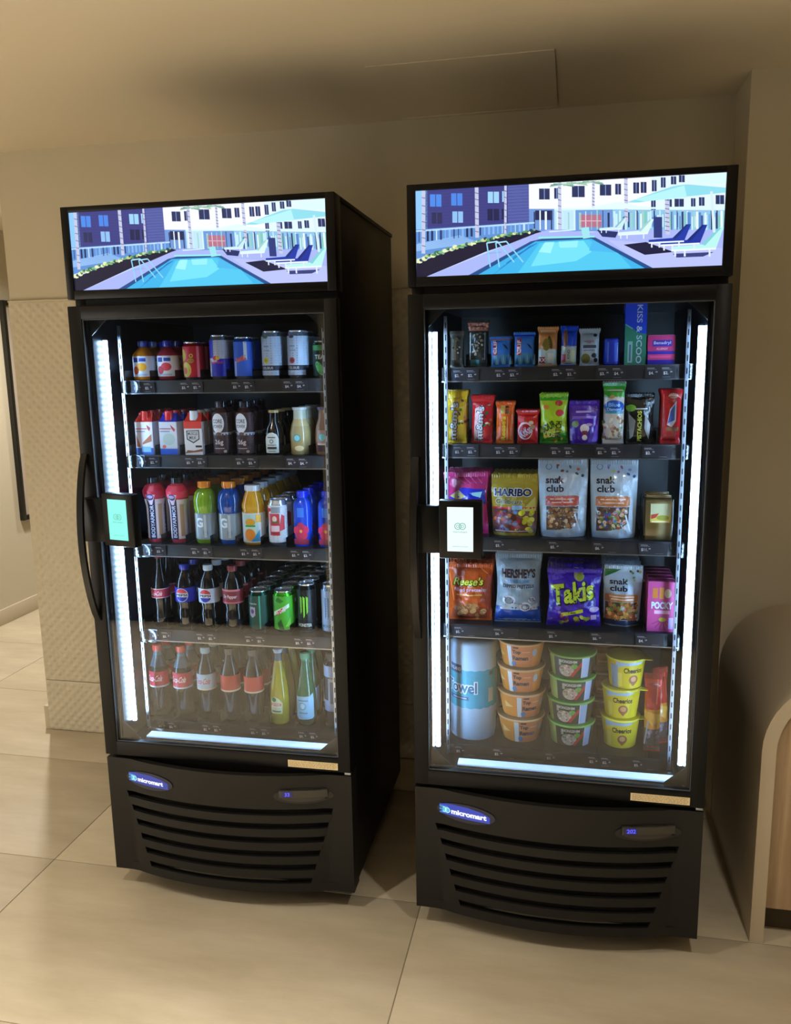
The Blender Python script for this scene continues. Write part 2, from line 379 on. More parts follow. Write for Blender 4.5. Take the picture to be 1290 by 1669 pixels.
# photograph of a pool shown on both header screens
def homog(src, dst):
    A = []; b = []
    for (x, y), (u, v) in zip(src, dst):
        A.append([x, y, 1, 0, 0, 0, -u*x, -u*y]); b.append(u); A.append([0, 0, 0, x, y, 1, -v*x, -v*y]); b.append(v)
    h = np.linalg.solve(np.array(A, float), np.array(b, float)); return np.append(h, 1).reshape(3, 3)
HS = homog([(38, 118), (1210, 47), (1190, 395), (40, 440)], [(0, 1), (1, 1), (1, 0), (0, 0)])
SX0, SX1, SZ0, SZ1 = .022, .742, 1.811, 2.015
def scrmap(px, py, h):
    q = HS @ np.array([px, py, 1.0]); u, v = min(max(q[0]/q[2], 0), 1), min(max(q[1]/q[2], 0), 1)
    return (SX0+u*(SX1-SX0), .0-h, SZ0+v*(SZ1-SZ0))
def pool_art():
    p = Paint(scrmap, None, .0003, .00006, GLOW)
    def tri(a, b, c, col, L, dep=0):
        q = [p.mapf(*x, p.lift+L*p.step) for x in (a, b, c)]
        p.mb.add(q, [(0, 1, 2)] if (q[1][0]-q[0][0])*(q[2][2]-q[0][2])-(q[1][2]-q[0][2])*(q[2][0]-q[0][0]) > 0 else [(0, 2, 1)], p.m, col)
    p.tri = tri; P = p.poly; Rr = p.rect; Ln = p.line; rnd = random.Random(3)
    P([(38, 118), (1215, 40), (1215, 400), (38, 445)], '#c9d8ff', 0)
    P([(36, 118), (82, 112), (82, 262), (38, 266)], '#8fc8ff', 1)
    P([(62, 100), (465, 80), (465, 245), (62, 262)], '#3c3f86', 1)
    P([(385, 85), (465, 80), (465, 238), (385, 242)], '#5560a8', 2)
    for k in range(12): Ln((62, 122+k*11.5), (465, 100+k*11.5), 1.2, '#33366f', 2.5)
    for (x0, x1, y0, y1, c) in ((92, 135, 130, 176, '#4a8ae8'), (172, 214, 126, 172, '#4a86e6'), (310, 352, 120, 162, '#9cd2ff'), (364, 380, 118, 158, '#9cd2ff'),
                                (98, 137, 198, 240, '#2b2e58'), (176, 216, 194, 236, '#8fc0f2'), (308, 352, 184, 228, '#20244e'), (362, 380, 184, 224, '#20244e')):
        Rr(x0, x1, y0, y1, c, 3); Ln(((x0+x1)/2, y0), ((x0+x1)/2, y1), 3, '#3c3f86', 4)
    # low fence and terrace behind the hedge
    P([(38, 262), (485, 232), (485, 268), (270, 310), (40, 372)], '#5f92d6', 5)
    Ln((38, 268), (485, 236), 6, '#b9dcff', 6)
    for i in range(26):
        x = 50+i*16.5; y = 268-(x-38)*.072; Ln((x, y), (x, y+42-i*.6), rnd.choice([3, 5, 8]), rnd.choice(['#1f2c5c', '#2b3a72', '#c5e0ff', '#86b4ee']), 6)
    for i in range(9):
        y = 322-i*3; Ln((40, y+20), (270-i*8, y-14), 2.4, '#9cc6f6', 6)
    # hedge and dark planting bed
    P([(40, 388), (270, 302), (490, 262), (520, 272), (300, 345), (76, 441), (38, 441)], '#1b1a35', 7)
    for i in range(70):
        t = i/69; x = 45+t*440; y = 378-t*112-22*math.sin(PI*t)*.6
        p.ell(x, y+rnd.uniform(-5, 5), rnd.uniform(5, 13)*(1.2-.6*t), rnd.uniform(3, 8)*(1.2-.5*t), rnd.choice(['#5c9a5e', '#c4d58e', '#e9f0c0', '#3f7a58', '#7fb98c', '#27465a']), 8+i*.02, n=8)
    # white buildings
    P([(465, 70), (1215, 40), (1215, 190), (465, 188)], '#f2f4ff', 1)
    P([(925, 52), (1215, 40), (1215, 190), (925, 190)], '#dff2ff', 2)
    for (x0, x1, y0, y1) in ((503, 543, 108, 149), (560, 580, 106, 146), (627, 675, 98, 140), (732, 775, 93, 134), (790, 812, 90, 130), (858, 880, 85, 126), (886, 908, 83, 124),
                             (928, 946, 76, 118), (962, 980, 66, 104), (1000, 1020, 62, 92), (1030, 1052, 58, 84), (925, 942, 150, 188), (985, 1003, 148, 180), (1013, 1048, 146, 180), (1075, 1092, 144, 176), (1105, 1126, 140, 172), (1168, 1200, 132, 166)):
        Rr(x0, x1, y0, y1, '#28335f', 3); Ln(((x0+x1)/2, y0), ((x0+x1)/2, y1), 2.5, '#8fa8dc', 4)
    Rr(465, 780, 184, 268, '#6f98d8', 3); Rr(488, 553, 190, 226, '#222a56', 4); Rr(560, 640, 188, 262, '#bfe4ff', 4)
    Rr(655, 737, 206, 252, '#b9718c', 5); Ln((655, 229), (737, 229), 3, '#e6b8c8', 6)
    for i in range(34):
        x = 485+i*21.5; Ln((x, 188+rnd.uniform(0, 10)), (x, 262), rnd.choice([3, 5, 8]), rnd.choice(['#e8f6ff', '#2a3568', '#5a86cc', '#c8ecff', '#9fd0c8']), 5)
    P([(780, 186), (1215, 188), (1215, 268), (780, 268)], '#8fc4ea', 3)
    for i in range(46):
        x = 785+i*9.2; Ln((x, 190+rnd.uniform(0, 26)), (x, 250+rnd.uniform(0, 14)), rnd.choice([3, 6, 8]), rnd.choice(['#e8fbff', '#27406f', '#5c8fd0', '#7fc9b8', '#c8ecff', '#40568f']), 4)
    Ln((560, 186), (1215, 176), 7, '#d8f8ff', 6)
    # palms
    for (x, y0, y1, w) in ((68, 112, 352, 14), (268, 100, 292, 14), (377, 92, 284, 9), (580, 82, 262, 12), (708, 80, 180, 9), (830, 70, 232, 13), (985, 150, 280, 16)):
        Ln((x, y0), (x+rnd.uniform(-3, 3), y1), w, '#c3c9e6', 9)
        for k in range(8): Ln((x-w/2, y0+(y1-y0)*k/8), (x+w/2, y0+(y1-y0)*k/8+3), 3, '#6a6f9a', 9.5)
    for (x, y) in ((640, 88), (700, 84), (590, 92)):
        for k in range(9):
            a = PI*k/8; Ln((x, y), (x+46*math.cos(a), y+8-20*math.sin(a)*.6), 5, rnd.choice(['#8ab8a0', '#b8d8c0', '#5f8f8a']), 9)
    # deck and pool
    P([(76, 441), (490, 276), (540, 262), (700, 272), (760, 262), (1215, 262), (1215, 400), (900, 409), (238, 438)], '#a9b6f4', 7.5)
    P([(760, 300), (1215, 330), (1215, 400), (915, 408)], '#b9c2f8', 8)
    P([(236, 438), (470, 306), (512, 296), (712, 290), (930, 408)], '#26508e', 9)
    P([(272, 436), (488, 306), (700, 296), (900, 406)], '#3fb4ea', 10)
    P([(420, 432), (505, 312), (690, 300), (800, 350), (850, 405)], '#52c8f0', 11)
    P([(470, 400), (520, 312), (670, 303), (700, 345), (640, 380)], '#74e0f4', 12)
    P([(500, 345), (525, 309), (560, 308), (545, 350)], '#a0f2fa', 13); P([(580, 330), (575, 307), (650, 303), (645, 328)], '#96eef8', 13)
    P([(690, 340), (705, 300), (740, 320), (790, 348)], '#4cb8ee', 13)
    Ln((500, 292), (712, 288), 6, '#8ff0e8', 14); Ln((540, 270), (640, 262), 4, '#d8f4ff', 9)
    P([(660, 255), (690, 252), (694, 292), (668, 296)], '#9fe4ee', 15)
    for k in range(4): Ln((330+k*24, 432-k*22), (470+k*8, 322-k*3), 3, '#2f78c8', 13)
    # hand rails
    for d in (0, 34):
        Ln((305+d, 312), (318+d, 402), 5, '#8fd4f8', 16); Ln((305+d, 312), (345+d, 306), 5, '#a8e0ff', 16); Ln((345+d, 306), (408+d, 384), 5, '#8fd4f8', 16)
    Ln((305, 352), (360, 346), 4, '#79b8ea', 16)
    # mats, loungers, parasols
    P([(820, 318), (905, 308), (1010, 345), (900, 356)], '#1b1d40', 10); P([(720, 262), (800, 270), (790, 292), (740, 288)], '#26306a', 10); P([(1005, 352), (1160, 345), (1120, 362), (1020, 366)], '#39407c', 10)
    for (x, y, s, c, d) in ((800, 272, .8, '#d8f4f0', '#9fd0d8'), (730, 256, .6, '#c8ecf0', '#8fb8d0'), (915, 300, .95, '#1e3aa8', '#16307c'), (960, 308, 1.05, '#1c34a0', '#122870'), (1000, 326, 1.2, '#b8f2ee', '#7fcfd8')):
        P([(x, y), (x+95*s, y-8*s), (x+150*s, y-62*s), (x+168*s, y-62*s), (x+140*s, y+6*s), (x, y+14*s)], c, 12); Ln((x, y+12*s), (x+140*s, y+5*s), 6*s, '#e8f4ff', 13)
        for q in (.08, .28, .8): Ln((x+150*s*q, y+8*s), (x+150*s*q, y+30*s), 6*s, '#dfeaff', 13)
        P([(x+95*s, y-8*s), (x+150*s, y-62*s), (x+156*s, y-58*s), (x+106*s, y-4*s)], d, 13)
    Rr(934, 966, 214, 292, '#2a3a7c', 11)
    P([(832, 160), (1010, 98), (1060, 92), (1215, 104), (1215, 122), (960, 148), (880, 160)], '#8fdcec', 12)
    P([(860, 150), (1000, 110), (1050, 96), (1060, 140), (900, 156)], '#b4f0f4', 13)
    P([(1080, 66), (1215, 46), (1215, 90), (1100, 92)], '#d8fbff', 11); P([(690, 178), (800, 158), (900, 176), (880, 184)], '#e0fbff', 12)
    Ln((1152, 118), (1162, 272), 10, '#d4ecf4', 14)
    return p
ART = pool_art()

def cards_spec(side):
    if side == 'R':
        xs = (.126, .238, .387, .506, .628)
        pr = [["$2.49 $2.49", "$2.79 $3.29", "$2.99 $2.99", "$3.99 $4.29", "$4.99 $2.79"], ["$2.99 $2.99", "$2.99 $2.99", "$2.99 $2.99", "$2.99 $2.79", "$2.79"],
              ["$5.79", "$5.29", "$5.49", "$6.29", "$11.49"], ["$5.29", "$6.29", "$5.29", "$6.29", "$4.29"], ["$5.49", "$2.99", "$3.49", "$2.49 $2.49", "$5.29"]]
    else:
        xs = (.13, .282, .44, .597); pr = [["$2.99 $2.99", "$3.49 $3.99", "$3.99 $3.99", "$4.29 $4.29"]]*2+[["$3.29 $3.29", "$2.99 $2.99", "$3.29 $3.99", "$3.99 $3.99"]]*2+[["$2.99 $2.99", "$2.99 $2.99", "$3.49 $3.49", "$3.99 $2.99"]]
    return xs, pr
ZS = {'L': (1.561, 1.341, 1.068, .797, .497), 'R': (1.585, 1.379, 1.120, .865, .500)}

def make_cooler(side, fr, label):
    r = empty('display_fridge', fr['org'], fr['ang']); tag(r, label, 'fridge', 'glass-door vending fridges')
    # cabinet shell: sides, back, top box, bottom box
    b = MB()
    b.box(.004, .040, .03, D, .06, 2.02, BLACK, bev=.003); b.box(W-.040, W-.004, .03, D, .06, 2.02, BLACK, bev=.003)
    b.box(.036, W-.036, D-.045, D, .06, 2.02, BLACK); b.box(.036, W-.036, .03, D-.02, 1.75, 2.02, BLACK); b.box(.036, W-.036, .03, D-.02, .06, .46, BLACK)
    b.build('cabinet_body', r)
    b = MB()
    b.box(.0405, .046, .034, D-.045, .461, 1.749, LINER); b.box(W-.046, W-.0405, .034, D-.045, .461, 1.749, LINER)
    b.box(.046, W-.046, D-.052, D-.0455, .461, 1.749, LINER); b.box(.046, W-.046, .034, D-.052, 1.742, 1.7495, LINER); b.box(.046, W-.046, .034, D-.052, .4605, .468, LINER)
    b.build('liner', r, 0)
    # header light box
    b = MB()
    b.box(0, SX0, 0, .06, 1.787, 2.03, DOORF, bev=.002); b.box(SX1, W, 0, .06, 1.787, 2.03, DOORF, bev=.002)
    b.box(SX0-.001, SX1+.001, 0, .06, SZ1, 2.03, DOORF, bev=.002); b.box(SX0-.001, SX1+.001, 0, .06, 1.787, SZ0, DOORF, bev=.002)
    b.box(0, W, .055, D, 2.018, 2.03, BLACK, bev=.002)
    b.build('header_frame', r)
    b = MB(); b.box(SX0, SX1, .006, .012, SZ0, SZ1, GLOW, '#c9d8ff'); sc = b.build('header_screen', r, 0)
    art = bpy.data.objects.new('screen_picture', ART_ME['m']) if 'm' in ART_ME else None
    if art is None:
        art = ART.build('screen_picture', None); ART_ME['m'] = art.data
    else: C.objects.link(art)
    art.parent = sc; art.location = (0, .0055, 0)
    # door
    dz0, dz1 = .446, 1.769; gx0, gx1, gz0, gz1 = .040, .731, .490, 1.733
    b = MB(); y0, y1 = -.006, .026
    b.box(0, gx0, y0, y1, dz0, dz1, DOORF, bev=.003); b.box(gx1, W, y0, y1, dz0, dz1, DOORF, bev=.003)
    b.box(gx0-.002, gx1+.002, y0, y1, gz1, dz1, DOORF, bev=.003); b.box(gx0-.002, gx1+.002, y0, y1, dz0, gz0, DOORF, bev=.003)
    dr = b.build('door', r)
    b = MB(); b.box(gx0-.002, gx1+.002, .003, .007, gz0-.002, gz1+.002, DOORG); b.build('glass_pane', dr, 0)
    b = MB(); e = mat('glass_edge_trim', '#4a4f56', rough=.55, metal=.3)
    for q in ((gx0, gx0+.002, gz0, gz1), (gx1-.002, gx1, gz0, gz1), (gx0, gx1, gz0, gz0+.002), (gx0, gx1, gz1-.002, gz1)): b.box(q[0], q[1], -.002, .003, q[2], q[3], e)
    b.build('glass_edge', dr, 0)
    # corner gussets behind the glass
    b = MB()
    for (x, z, sx, sz) in ((.0465, .49, 1, 1), (W-.0465, .49, -1, 1), (.0465, 1.74, 1, -1), (W-.0465, 1.74, -1, -1)):
        b = MB(); vs = [(x, .03, z), (x+.055*sx, .03, z), (x, .03, z+.05*sz)]; vs += [(a, .033, c) for a, _, c in vs]
        b.add(vs, [(0, 1, 2), (5, 4, 3), (0, 3, 4, 1), (1, 4, 5, 2), (2, 5, 3, 0)], SHELFM); b.build('corner_bracket', r, 0)
    # bowed pull handle
    b = MB(); n = 20; vs = []
    for i in range(n+1):
        t = i/n; z = .872+.49*t; y = -.006-.052*math.sin(PI*t)**.75
        for (dx, dy) in ((-.011, 0), (-.009, -.006), (.009, -.006), (.011, 0), (.008, .006), (-.008, .006)): vs.append((.016+dx, y+dy, z))
    fs = [(i*6+k, i*6+(k+1) % 6, (i+1)*6+(k+1) % 6, (i+1)*6+k) for i in range(n) for k in range(6)]+[tuple(range(5, -1, -1)), tuple(n*6+k for k in range(6))]
    b.add(vs, fs, mat('handle_black', '#0e0d0d', rough=.3, spec=.3)); b.build('handle', dr, 50)
    # rating sticker
    b = MB(); b.box(.581, .730, -.0072, -.0058, .4535, .4745, PRINT, '#e3cfa4'); pt = Paint(lambda u, v, h: (u, -.0072-h, v), None, .0002, .0001)
    for k in range(5):
        x = .585
        R5 = random.Random(k)
        while x < .724:
            w = min(R5.uniform(.003, .012), .726-x); pt.rect(x, x+w, .4565+k*.0036, .4578+k*.0036, '#9c8257'); x += w+.002
    st = b.build('rating_sticker', dr, 0); pt.build('small_print', st) if False else None
    merge(st, pt)
    # LED tubes, then a white sill with its lit look added as glow
    for x in (.0540, W-.0525):
        b = MB(); b.box(x-.0045, x+.0045, .083, .088, .515, 1.682, SHELFM); hd = b.build('led_holder', r, 0)
        b = MB(); b.tube([(x, .0845, .520), (x, .0845, 1.678)], .0064, LED, seg=10); b.build('led_tube', hd)
    b = MB(); b.box(.112, W-.06, .036, .074, .478, .489, SHELFM); hd = b.build('sill_rail', r, 0)
    b = MB(); b.box(.115, W-.063, .038, .072, .489, .494, SILLGLOW, bev=.001); b.build('sill_glow', hd)
    # slotted uprights
    for x in (.076, W-.076):
        for y in (.125,):
            b = MB(); b.box(x-.0045, x+.0045, y, y+.006, .48, 1.72, STEEL)
            for k in range(38): b.box(x-.0015, x+.0015, y-.0006, y, .505+k*.032, .520+k*.032, VOID)
            b.build('shelf_upright', r, 0)
    # shelves with price rail, cards, clear stops and dividers
    xs, pr = cards_spec(side)
    for si, zs in enumerate(ZS[side]):
        b = MB(); x0, x1 = .062, W-.062
        b.box(x0, x1, .150, .69, zs-.006, zs, SHELFM); b.box(x0, x1, .146, .150, zs-.038, zs+.0005, SHELFM, bev=.001)
        b.box(x0, x1, .1445, .146, zs-.0385, zs-.0355, STEEL); b.box(x0, x0+.006, .150, .69, zs-.03, zs-.006, SHELFM); b.box(x1-.006, x1, .150, .69, zs-.03, zs-.006, SHELFM)
        sh = b.build('shelf', r)
        for ci, cx in enumerate(xs):
            b = MB(); w = .037; b.box(cx-w, cx+w, .1425, .1445, zs-.034, zs-.003, PRINT, '#201f25')
            pt = Paint(lambda u, v, h: (u, .1425-h, v), None, .0002, .0001)
            tx = pr[si][ci].split()
            for k, t in enumerate(tx):
                xx = cx-.018+k*.036
                pt.rect(xx-.014, xx+.004, zs-.0095, zs-.008, '#a7a5ab'); pt.rect(xx-.014, xx+.009, zs-.0125, zs-.0113, '#7c7a82')
                pt.text(t[:-2], xx-.004, zs-.0215, .0085, '#d8d6dc', L=1); pt.text(t[-2:], xx+.009, zs-.0185, .0040, '#c8c6cc', L=1)
            pt.rect(cx+.006, cx+.026, zs-.0315, zs-.0308, '#8a8890')
            o = b.build('price_card', sh, 0); merge(o, pt)
        for x in ((.098,) if side == 'L' else (.082, W-.072)):
            b = MB(); w = .024 if side == 'L' else .010; b.box(x-w, x+w, .118, .1415, zs-.036, zs+.002, CLEARP, bev=.003); b.build('clear_stop', sh)
        for k in range(9 if side == 'L' else 0):
            x = .072+.0797*k
            if x < x1: b = MB(); b.box(x-.0008, x+.0008, .152, .66, zs, zs+.03, CLEARP); b.build('lane_divider', sh, 0)
        if side == 'R':
            for x in {0: (.128, .185, .246, .312, .371, .423, .479, .535, .596), 1: (.132, .203, .258, .326, .400, .486, .550, .625), 2: (.190, .325, .459, .594), 3: (.200, .344, .612), 4: (.208, .351, .498, .635)}[si]:
                b = MB(); b.box(x-.0008, x+.0008, .152, .66, zs, zs+.035, CLEARP); b.build('lane_divider', sh, 0)
    # louvred base panel
    zt, zb = .434, .062; NX = 28
    def panel(mb, xl, xr, z0, z1, th=.018, nz=1, m=BLACKP, lip=0.0):
        vs = []; cols = []
        for j in range(nz+1):
            z = z0+(z1-z0)*j/nz
            for i in range(NX+1):
                a, c = xl(z), xr(z); x = a+(c-a)*i/NX; vs.append((x, bow(x)-lip, z)); 
        K = (nz+1)*(NX+1); vs += [(x, y+th, z) for x, y, z in vs]; w = NX+1; fs = []
        for j in range(nz):
            for i in range(NX): q = j*w+i; fs += [(q, q+1, q+1+w, q+w), (K+q+w, K+q+1+w, K+q+1, K+q)]
        for i in range(NX): q = nz*w+i; fs += [(i+1, i, K+i, K+i+1), (q, q+1, K+q+1, K+q)]
        for j in range(nz): q = j*w; e = q+NX; fs += [(q, q+w, K+q+w, K+q), (e+w, e, K+e, K+e+w)]
        mb.add(vs, fs, m)
    sl = [.3195-.0440*k for k in range(6)]; SH = .019
    def xl(z): return .060+(.3195-z)*.30
    def xr(z): return .7075-(.3195-z)*.30
    b = MB()
    panel(b, lambda z: 0, lambda z: W, sl[0]+SH/2, zt); panel(b, lambda z: 0, lambda z: W, zb, sl[5]-SH/2)
    panel(b, lambda z: 0, xl, sl[5]-SH/2, sl[0]+SH/2, nz=6); panel(b, xr, lambda z: W, sl[5]-SH/2, sl[0]+SH/2, nz=6)
    b.box(.0, .012, .0185, .06, zb, zt, BLACKP); b.box(W-.012, W, .0185, .06, zb, zt, BLACKP)
    gp = b.build('base_panel', r)
    for k in range(5):
        b = MB(); panel(b, lambda z: xl(z)-.002, lambda z: xr(z)+.002, sl[k+1]+SH/2, sl[k]-SH/2, th=.014, nz=2, lip=.0015); b.build('louver', gp)
    b = MB(); b.box(.02, W-.02, .028, .031, zb, zt, VOID); b.build('base_backing', gp, 0)
    # lit badge
    p = Paint(bowmap, .02, .001, .0003, GLOW)
    p.ell(.145, .377, .083, .027, '#0b0c22', 0, n=28); cx = .142
    p.poly([(.070, .392), (.100, .397), (.150, .397), (.190, .390), (.213, .380), (.213, .362), (.160, .361), (.070, .364)], '#2a3fae' if side == 'R' else '#26399c', 1)
    p.poly([(.070, .388), (.095, .388), (.095, .366), (.070, .367)], '#3a86c8', 2)
    k = 1.0 if side == 'R' else .92
    for q in (0, 1):
        p.ring(.083+q*.010, .377, .0052, .0080, '#a8f4f4', 3)
        p.ring(.083+q*.010, .377, .0018, .0034, '#7fe0ec', 3.2)
    p.text('micromart', .104+.050*k, .3765, .0150*k, '#f4f8ff', w=.100*k, bold=.05, L=3)
    p.build('lit_badge', gp)
    # controller
    b = MB(); pr2 = []
    p = Paint(bowmap, .02, .0008, .0004, PRINT)
    p.ell(.628, .372, .086, .024, '#12110f', 0, n=28); p.ell(.628, .366, .062, .012, '#322f2a', 1)
    o = p.build('controller_recess', gp)
    b = MB(); vs = []
    for i in range(9):
        x = .560+.137*i/8; y = bow(x)
        for (dy, z) in ((-.007, .369), (-.008, .391), (.0, .391), (.0, .369)): vs.append((x, y+dy, z))
    fs = [(i*4+k, (i+1)*4+k, (i+1)*4+(k+1) % 4, i*4+(k+1) % 4) for i in range(8) for k in range(4)]+[(0, 1, 2, 3), (35, 34, 33, 32)]
    b.add(vs, fs, mat('controller_grey', '#3a3732', rough=.35)); co = b.build('controller', r, 0)
    p = Paint(lambda u, v, h: (u, bow(u)-h-.0078, v), None, .0006, .0003, GLOW)
    p.rect(.568, .600, .3715, .3895, '#10104a', 0); p.text('33' if side == 'L' else '202', .584, .3805, .012, '#5a5aff', bold=.03, L=1); p.build('blue_readout', co)
    b = MB(); b.box(W-.020, W-.002, .002, .02, .436, .444, STEEL, bev=.001); b.build('hinge', r)
    # castors
    for (x, y) in ((.09, .13), (W-.09, .13), (.09, D-.1), (W-.09, D-.1)):
        b = MB(); b.box(x-.02, x+.02, y-.02, y+.02, .05, .0605, STEEL); b.tube([(x-.012, y, .026), (x+.012, y, .026)], .026, TUBEB, seg=16); b.build('castor', r)
    # payment tablet on its bracket
    b = MB()
    b.box(.006, .100, -.030, -.006, 1.112, 1.238, mat('tablet_black', '#06080a', rough=.35, spec=.22), bev=.004)
    b.build('tablet_bracket', dr)
    tx = (.082+.193)/2 if side == 'R' else .137
    b = MB(); b.box(-.0555, .0555, -.022, .008, -.0755, .0755, MATS['tablet_black'], bev=.005); tb = b.build('payment_tablet', r)
    tb.location = (tx, -.036, 1.1815); tb.rotation_euler = (0, 0, 0 if side == 'R' else -math.radians(13))
    b = MB(); col = '#e8fff8' if side == 'R' else '#5cf0da'
    b.box(-.0330, .0330, -.0228, -.0215, -.0555, .0590, GLOW, col)
    p = Paint(lambda u, v, h: (u, -.0228-h, v), None, .0002, .0001, GLOW); g = '#7fb8ae' if side == 'R' else '#2fa898'
    for q in (-1, 1):
        p.ring(q*.0058, .010, .0068, .0090, g, 1, n=16); p.ring(q*.0058, .010, .0025, .0040, g, 1.5, n=12)
    p.text('micromart', 0, -.0045, .0045, g, w=.036, L=1); p.rect(-.02, .02, -.043, -.042, g, 1); p.text('Tap to unlock', 0, -.0395, .0028, g, w=.03, L=1) if False else None
    o = b.build('tablet_screen', tb, 0); merge(o, p)
    return r
def merge(o, p):
    """join the flat print of a Paint into the mesh it is printed on"""
    m = MB(); me = o.data
    m.v = [tuple(v.co) for v in me.vertices]; m.f = [tuple(q.vertices) for q in me.polygons]; m.mats = [x for x in me.materials]
    m.m = [q.material_index for q in me.polygons]; a = me.color_attributes['Col'].data
    m.c = [tuple(a[q.loop_start].color) for q in me.polygons]
    n = len(m.v); m.v += p.mb.v; m.f += [tuple(n+k for k in f) for f in p.mb.f]
    rm = [m.slot(x) for x in p.mb.mats]; m.m += [rm[i] for i in p.mb.m]; m.c += p.mb.c
    par, nm = o.parent, o.name.split('.')[0]; bpy.data.objects.remove(o); bpy.data.meshes.remove(me)
    return m.build(nm, par, 0)
ART_ME = {}
make_cooler('L', FL, 'left black glass-door fridge full of bottled and canned drinks')
make_cooler('R', FR, 'right black glass-door fridge stocked with snack bags, bars and bowls')

def cord():
    b = MB(); P = []
    for i in range(40):
        t = i/39; P.append((-.10+.05*math.sin(t*7), .90+.03*math.cos(t*9), .62-.61*t**.8 if t < .9 else .012))
    b.tube(P, .004, TUBEB); tag(b.build('power_cord'), 'black power cord hanging down the wall between the two fridges', 'cable')
cord()

# ------------------------------------------------------------------ goods on the shelves
def place(root, fr, x, y, z, rz=0., tilt=0.):
    a = fr['ang']; p = fr['org']+Vector((x*math.cos(a)-y*math.sin(a), x*math.sin(a)+y*math.cos(a), z))
    root.location = p; root.rotation_euler = (tilt, 0, a+rz)
def copy_tree(o, parent=None):
    c = o.copy(); C.objects.link(c)
    if parent: c.parent = parent
    for ch in KIDS.get(o, []): copy_tree(ch, c)
    return c
KIDS = {}
ORD = ['', 'second', 'third', 'fourth', 'fifth', 'sixth', 'seventh']
def lane(root, fr, x, yc, z, rows, pitch, group, short, rz=0., tilt=0., jit=.0):
    root['group'] = group
    KIDS[root] = [c for c in bpy.data.objects if c.parent == root]
    for k in KIDS[root]: KIDS[k] = [c for c in bpy.data.objects if c.parent == k]
    place(root, fr, x, yc, z, rz, tilt)
    if root.name.split('.')[0] in ('snack_bar', 'candy_pack', 'candy_bag', 'snack_bag', 'nut_bag', 'chip_bag', 'snack_pouch') and not rz:
        q = random.Random(int(x*977+z*71)); root.rotation_euler = (tilt-q.uniform(.01, .05), q.uniform(-.022, .022), fr['ang']+q.uniform(-.09, .09))
    R = random.Random(int(x*1000)+int(z*100))
    for i in range(1, rows):
        c = copy_tree(root); place(c, fr, x+R.uniform(-jit, jit), yc+i*pitch, z, rz+R.uniform(-.15, .15)*(jit > 0), tilt)
        c['label'] = '%s, %s in its lane from the glass' % (short, ORD[i])
YF = .166     # front line of the goods behind the price rail

def bottle(name, label, prof, bodycol, cap=None, paint=None, m=None, cols=None, capr=.0135, caph=.018, sq=0, liquid=None, lab='label'):
    r = empty(name); tag(r, label, 'bottle' if 'bottle' in name else 'drink')
    b = MB(); b.lathe(prof, m or GLOSS, bodycol, 28, cols=cols, sq=sq); b.build('body', r, 50)
    if liquid:
        b = MB(); b.lathe(liquid[0], GLOSS, liquid[1], 20); b.build('drink', r, 50)
    if cap:
        z = prof[-1][1]; b = MB(); n = 20
        b.lathe([(capr, z-caph*.75), (capr*1.02, z-caph*.7), (capr, z+caph*.2), (capr*.9, z+caph*.25)], GLOSS, cap, n)
        for k in range(0, 20): 
            a = 2*PI*k/20; b.box(capr*math.sin(a)-.0006, capr*math.sin(a)+.0006, -capr*math.cos(a)-.0006, -capr*math.cos(a)+.0006, z-caph*.6, z+caph*.1, GLOSS, cap)
        b.build('cap', r)
    if paint:
        p = Paint(cylmap(prof, 0, sq), .008); paint(p, max(q[0] for q in prof)); p.build(lab, r)
    return r
def full(p, z0, z1, col, r, L=0): p.rect(-PI*r, PI*r, z0, z1, col, L)
def can(name, label, rad, h, col, paint):
    r = empty(name); tag(r, label, 'can'); k = rad
    prof = [(k*.72, 0), (k*.80, .003), (k*.99, h*.07), (k, h*.09), (k, h*.87), (k*.98, h*.89), (k*.84, h*.965), (k*.86, h*.975), (k*.86, h*.995), (k*.80, h), (k*.78, h*.975)]
    b = MB(); b.lathe(prof, CAN, col, 28, cols=['#b8bcc4', '#b8bcc4', col, col, col, col, '#c4c8d0', '#d0d4dc', '#d0d4dc', '#c4c8d0'])
    b.build('body', r, 40)
    b = MB(); b.box(-.006, .006, -.012, .006, h*.976, h*.984, CAN, '#c8ccd4', bev=.001); b.build('pull_tab', r)
    p = Paint(cylmap(prof[:6]), .010); paint(p, rad); p.build('printed_wrap', r)
    return r
def can_wrap(h): return h*.075, h*.885
G = 'row of '
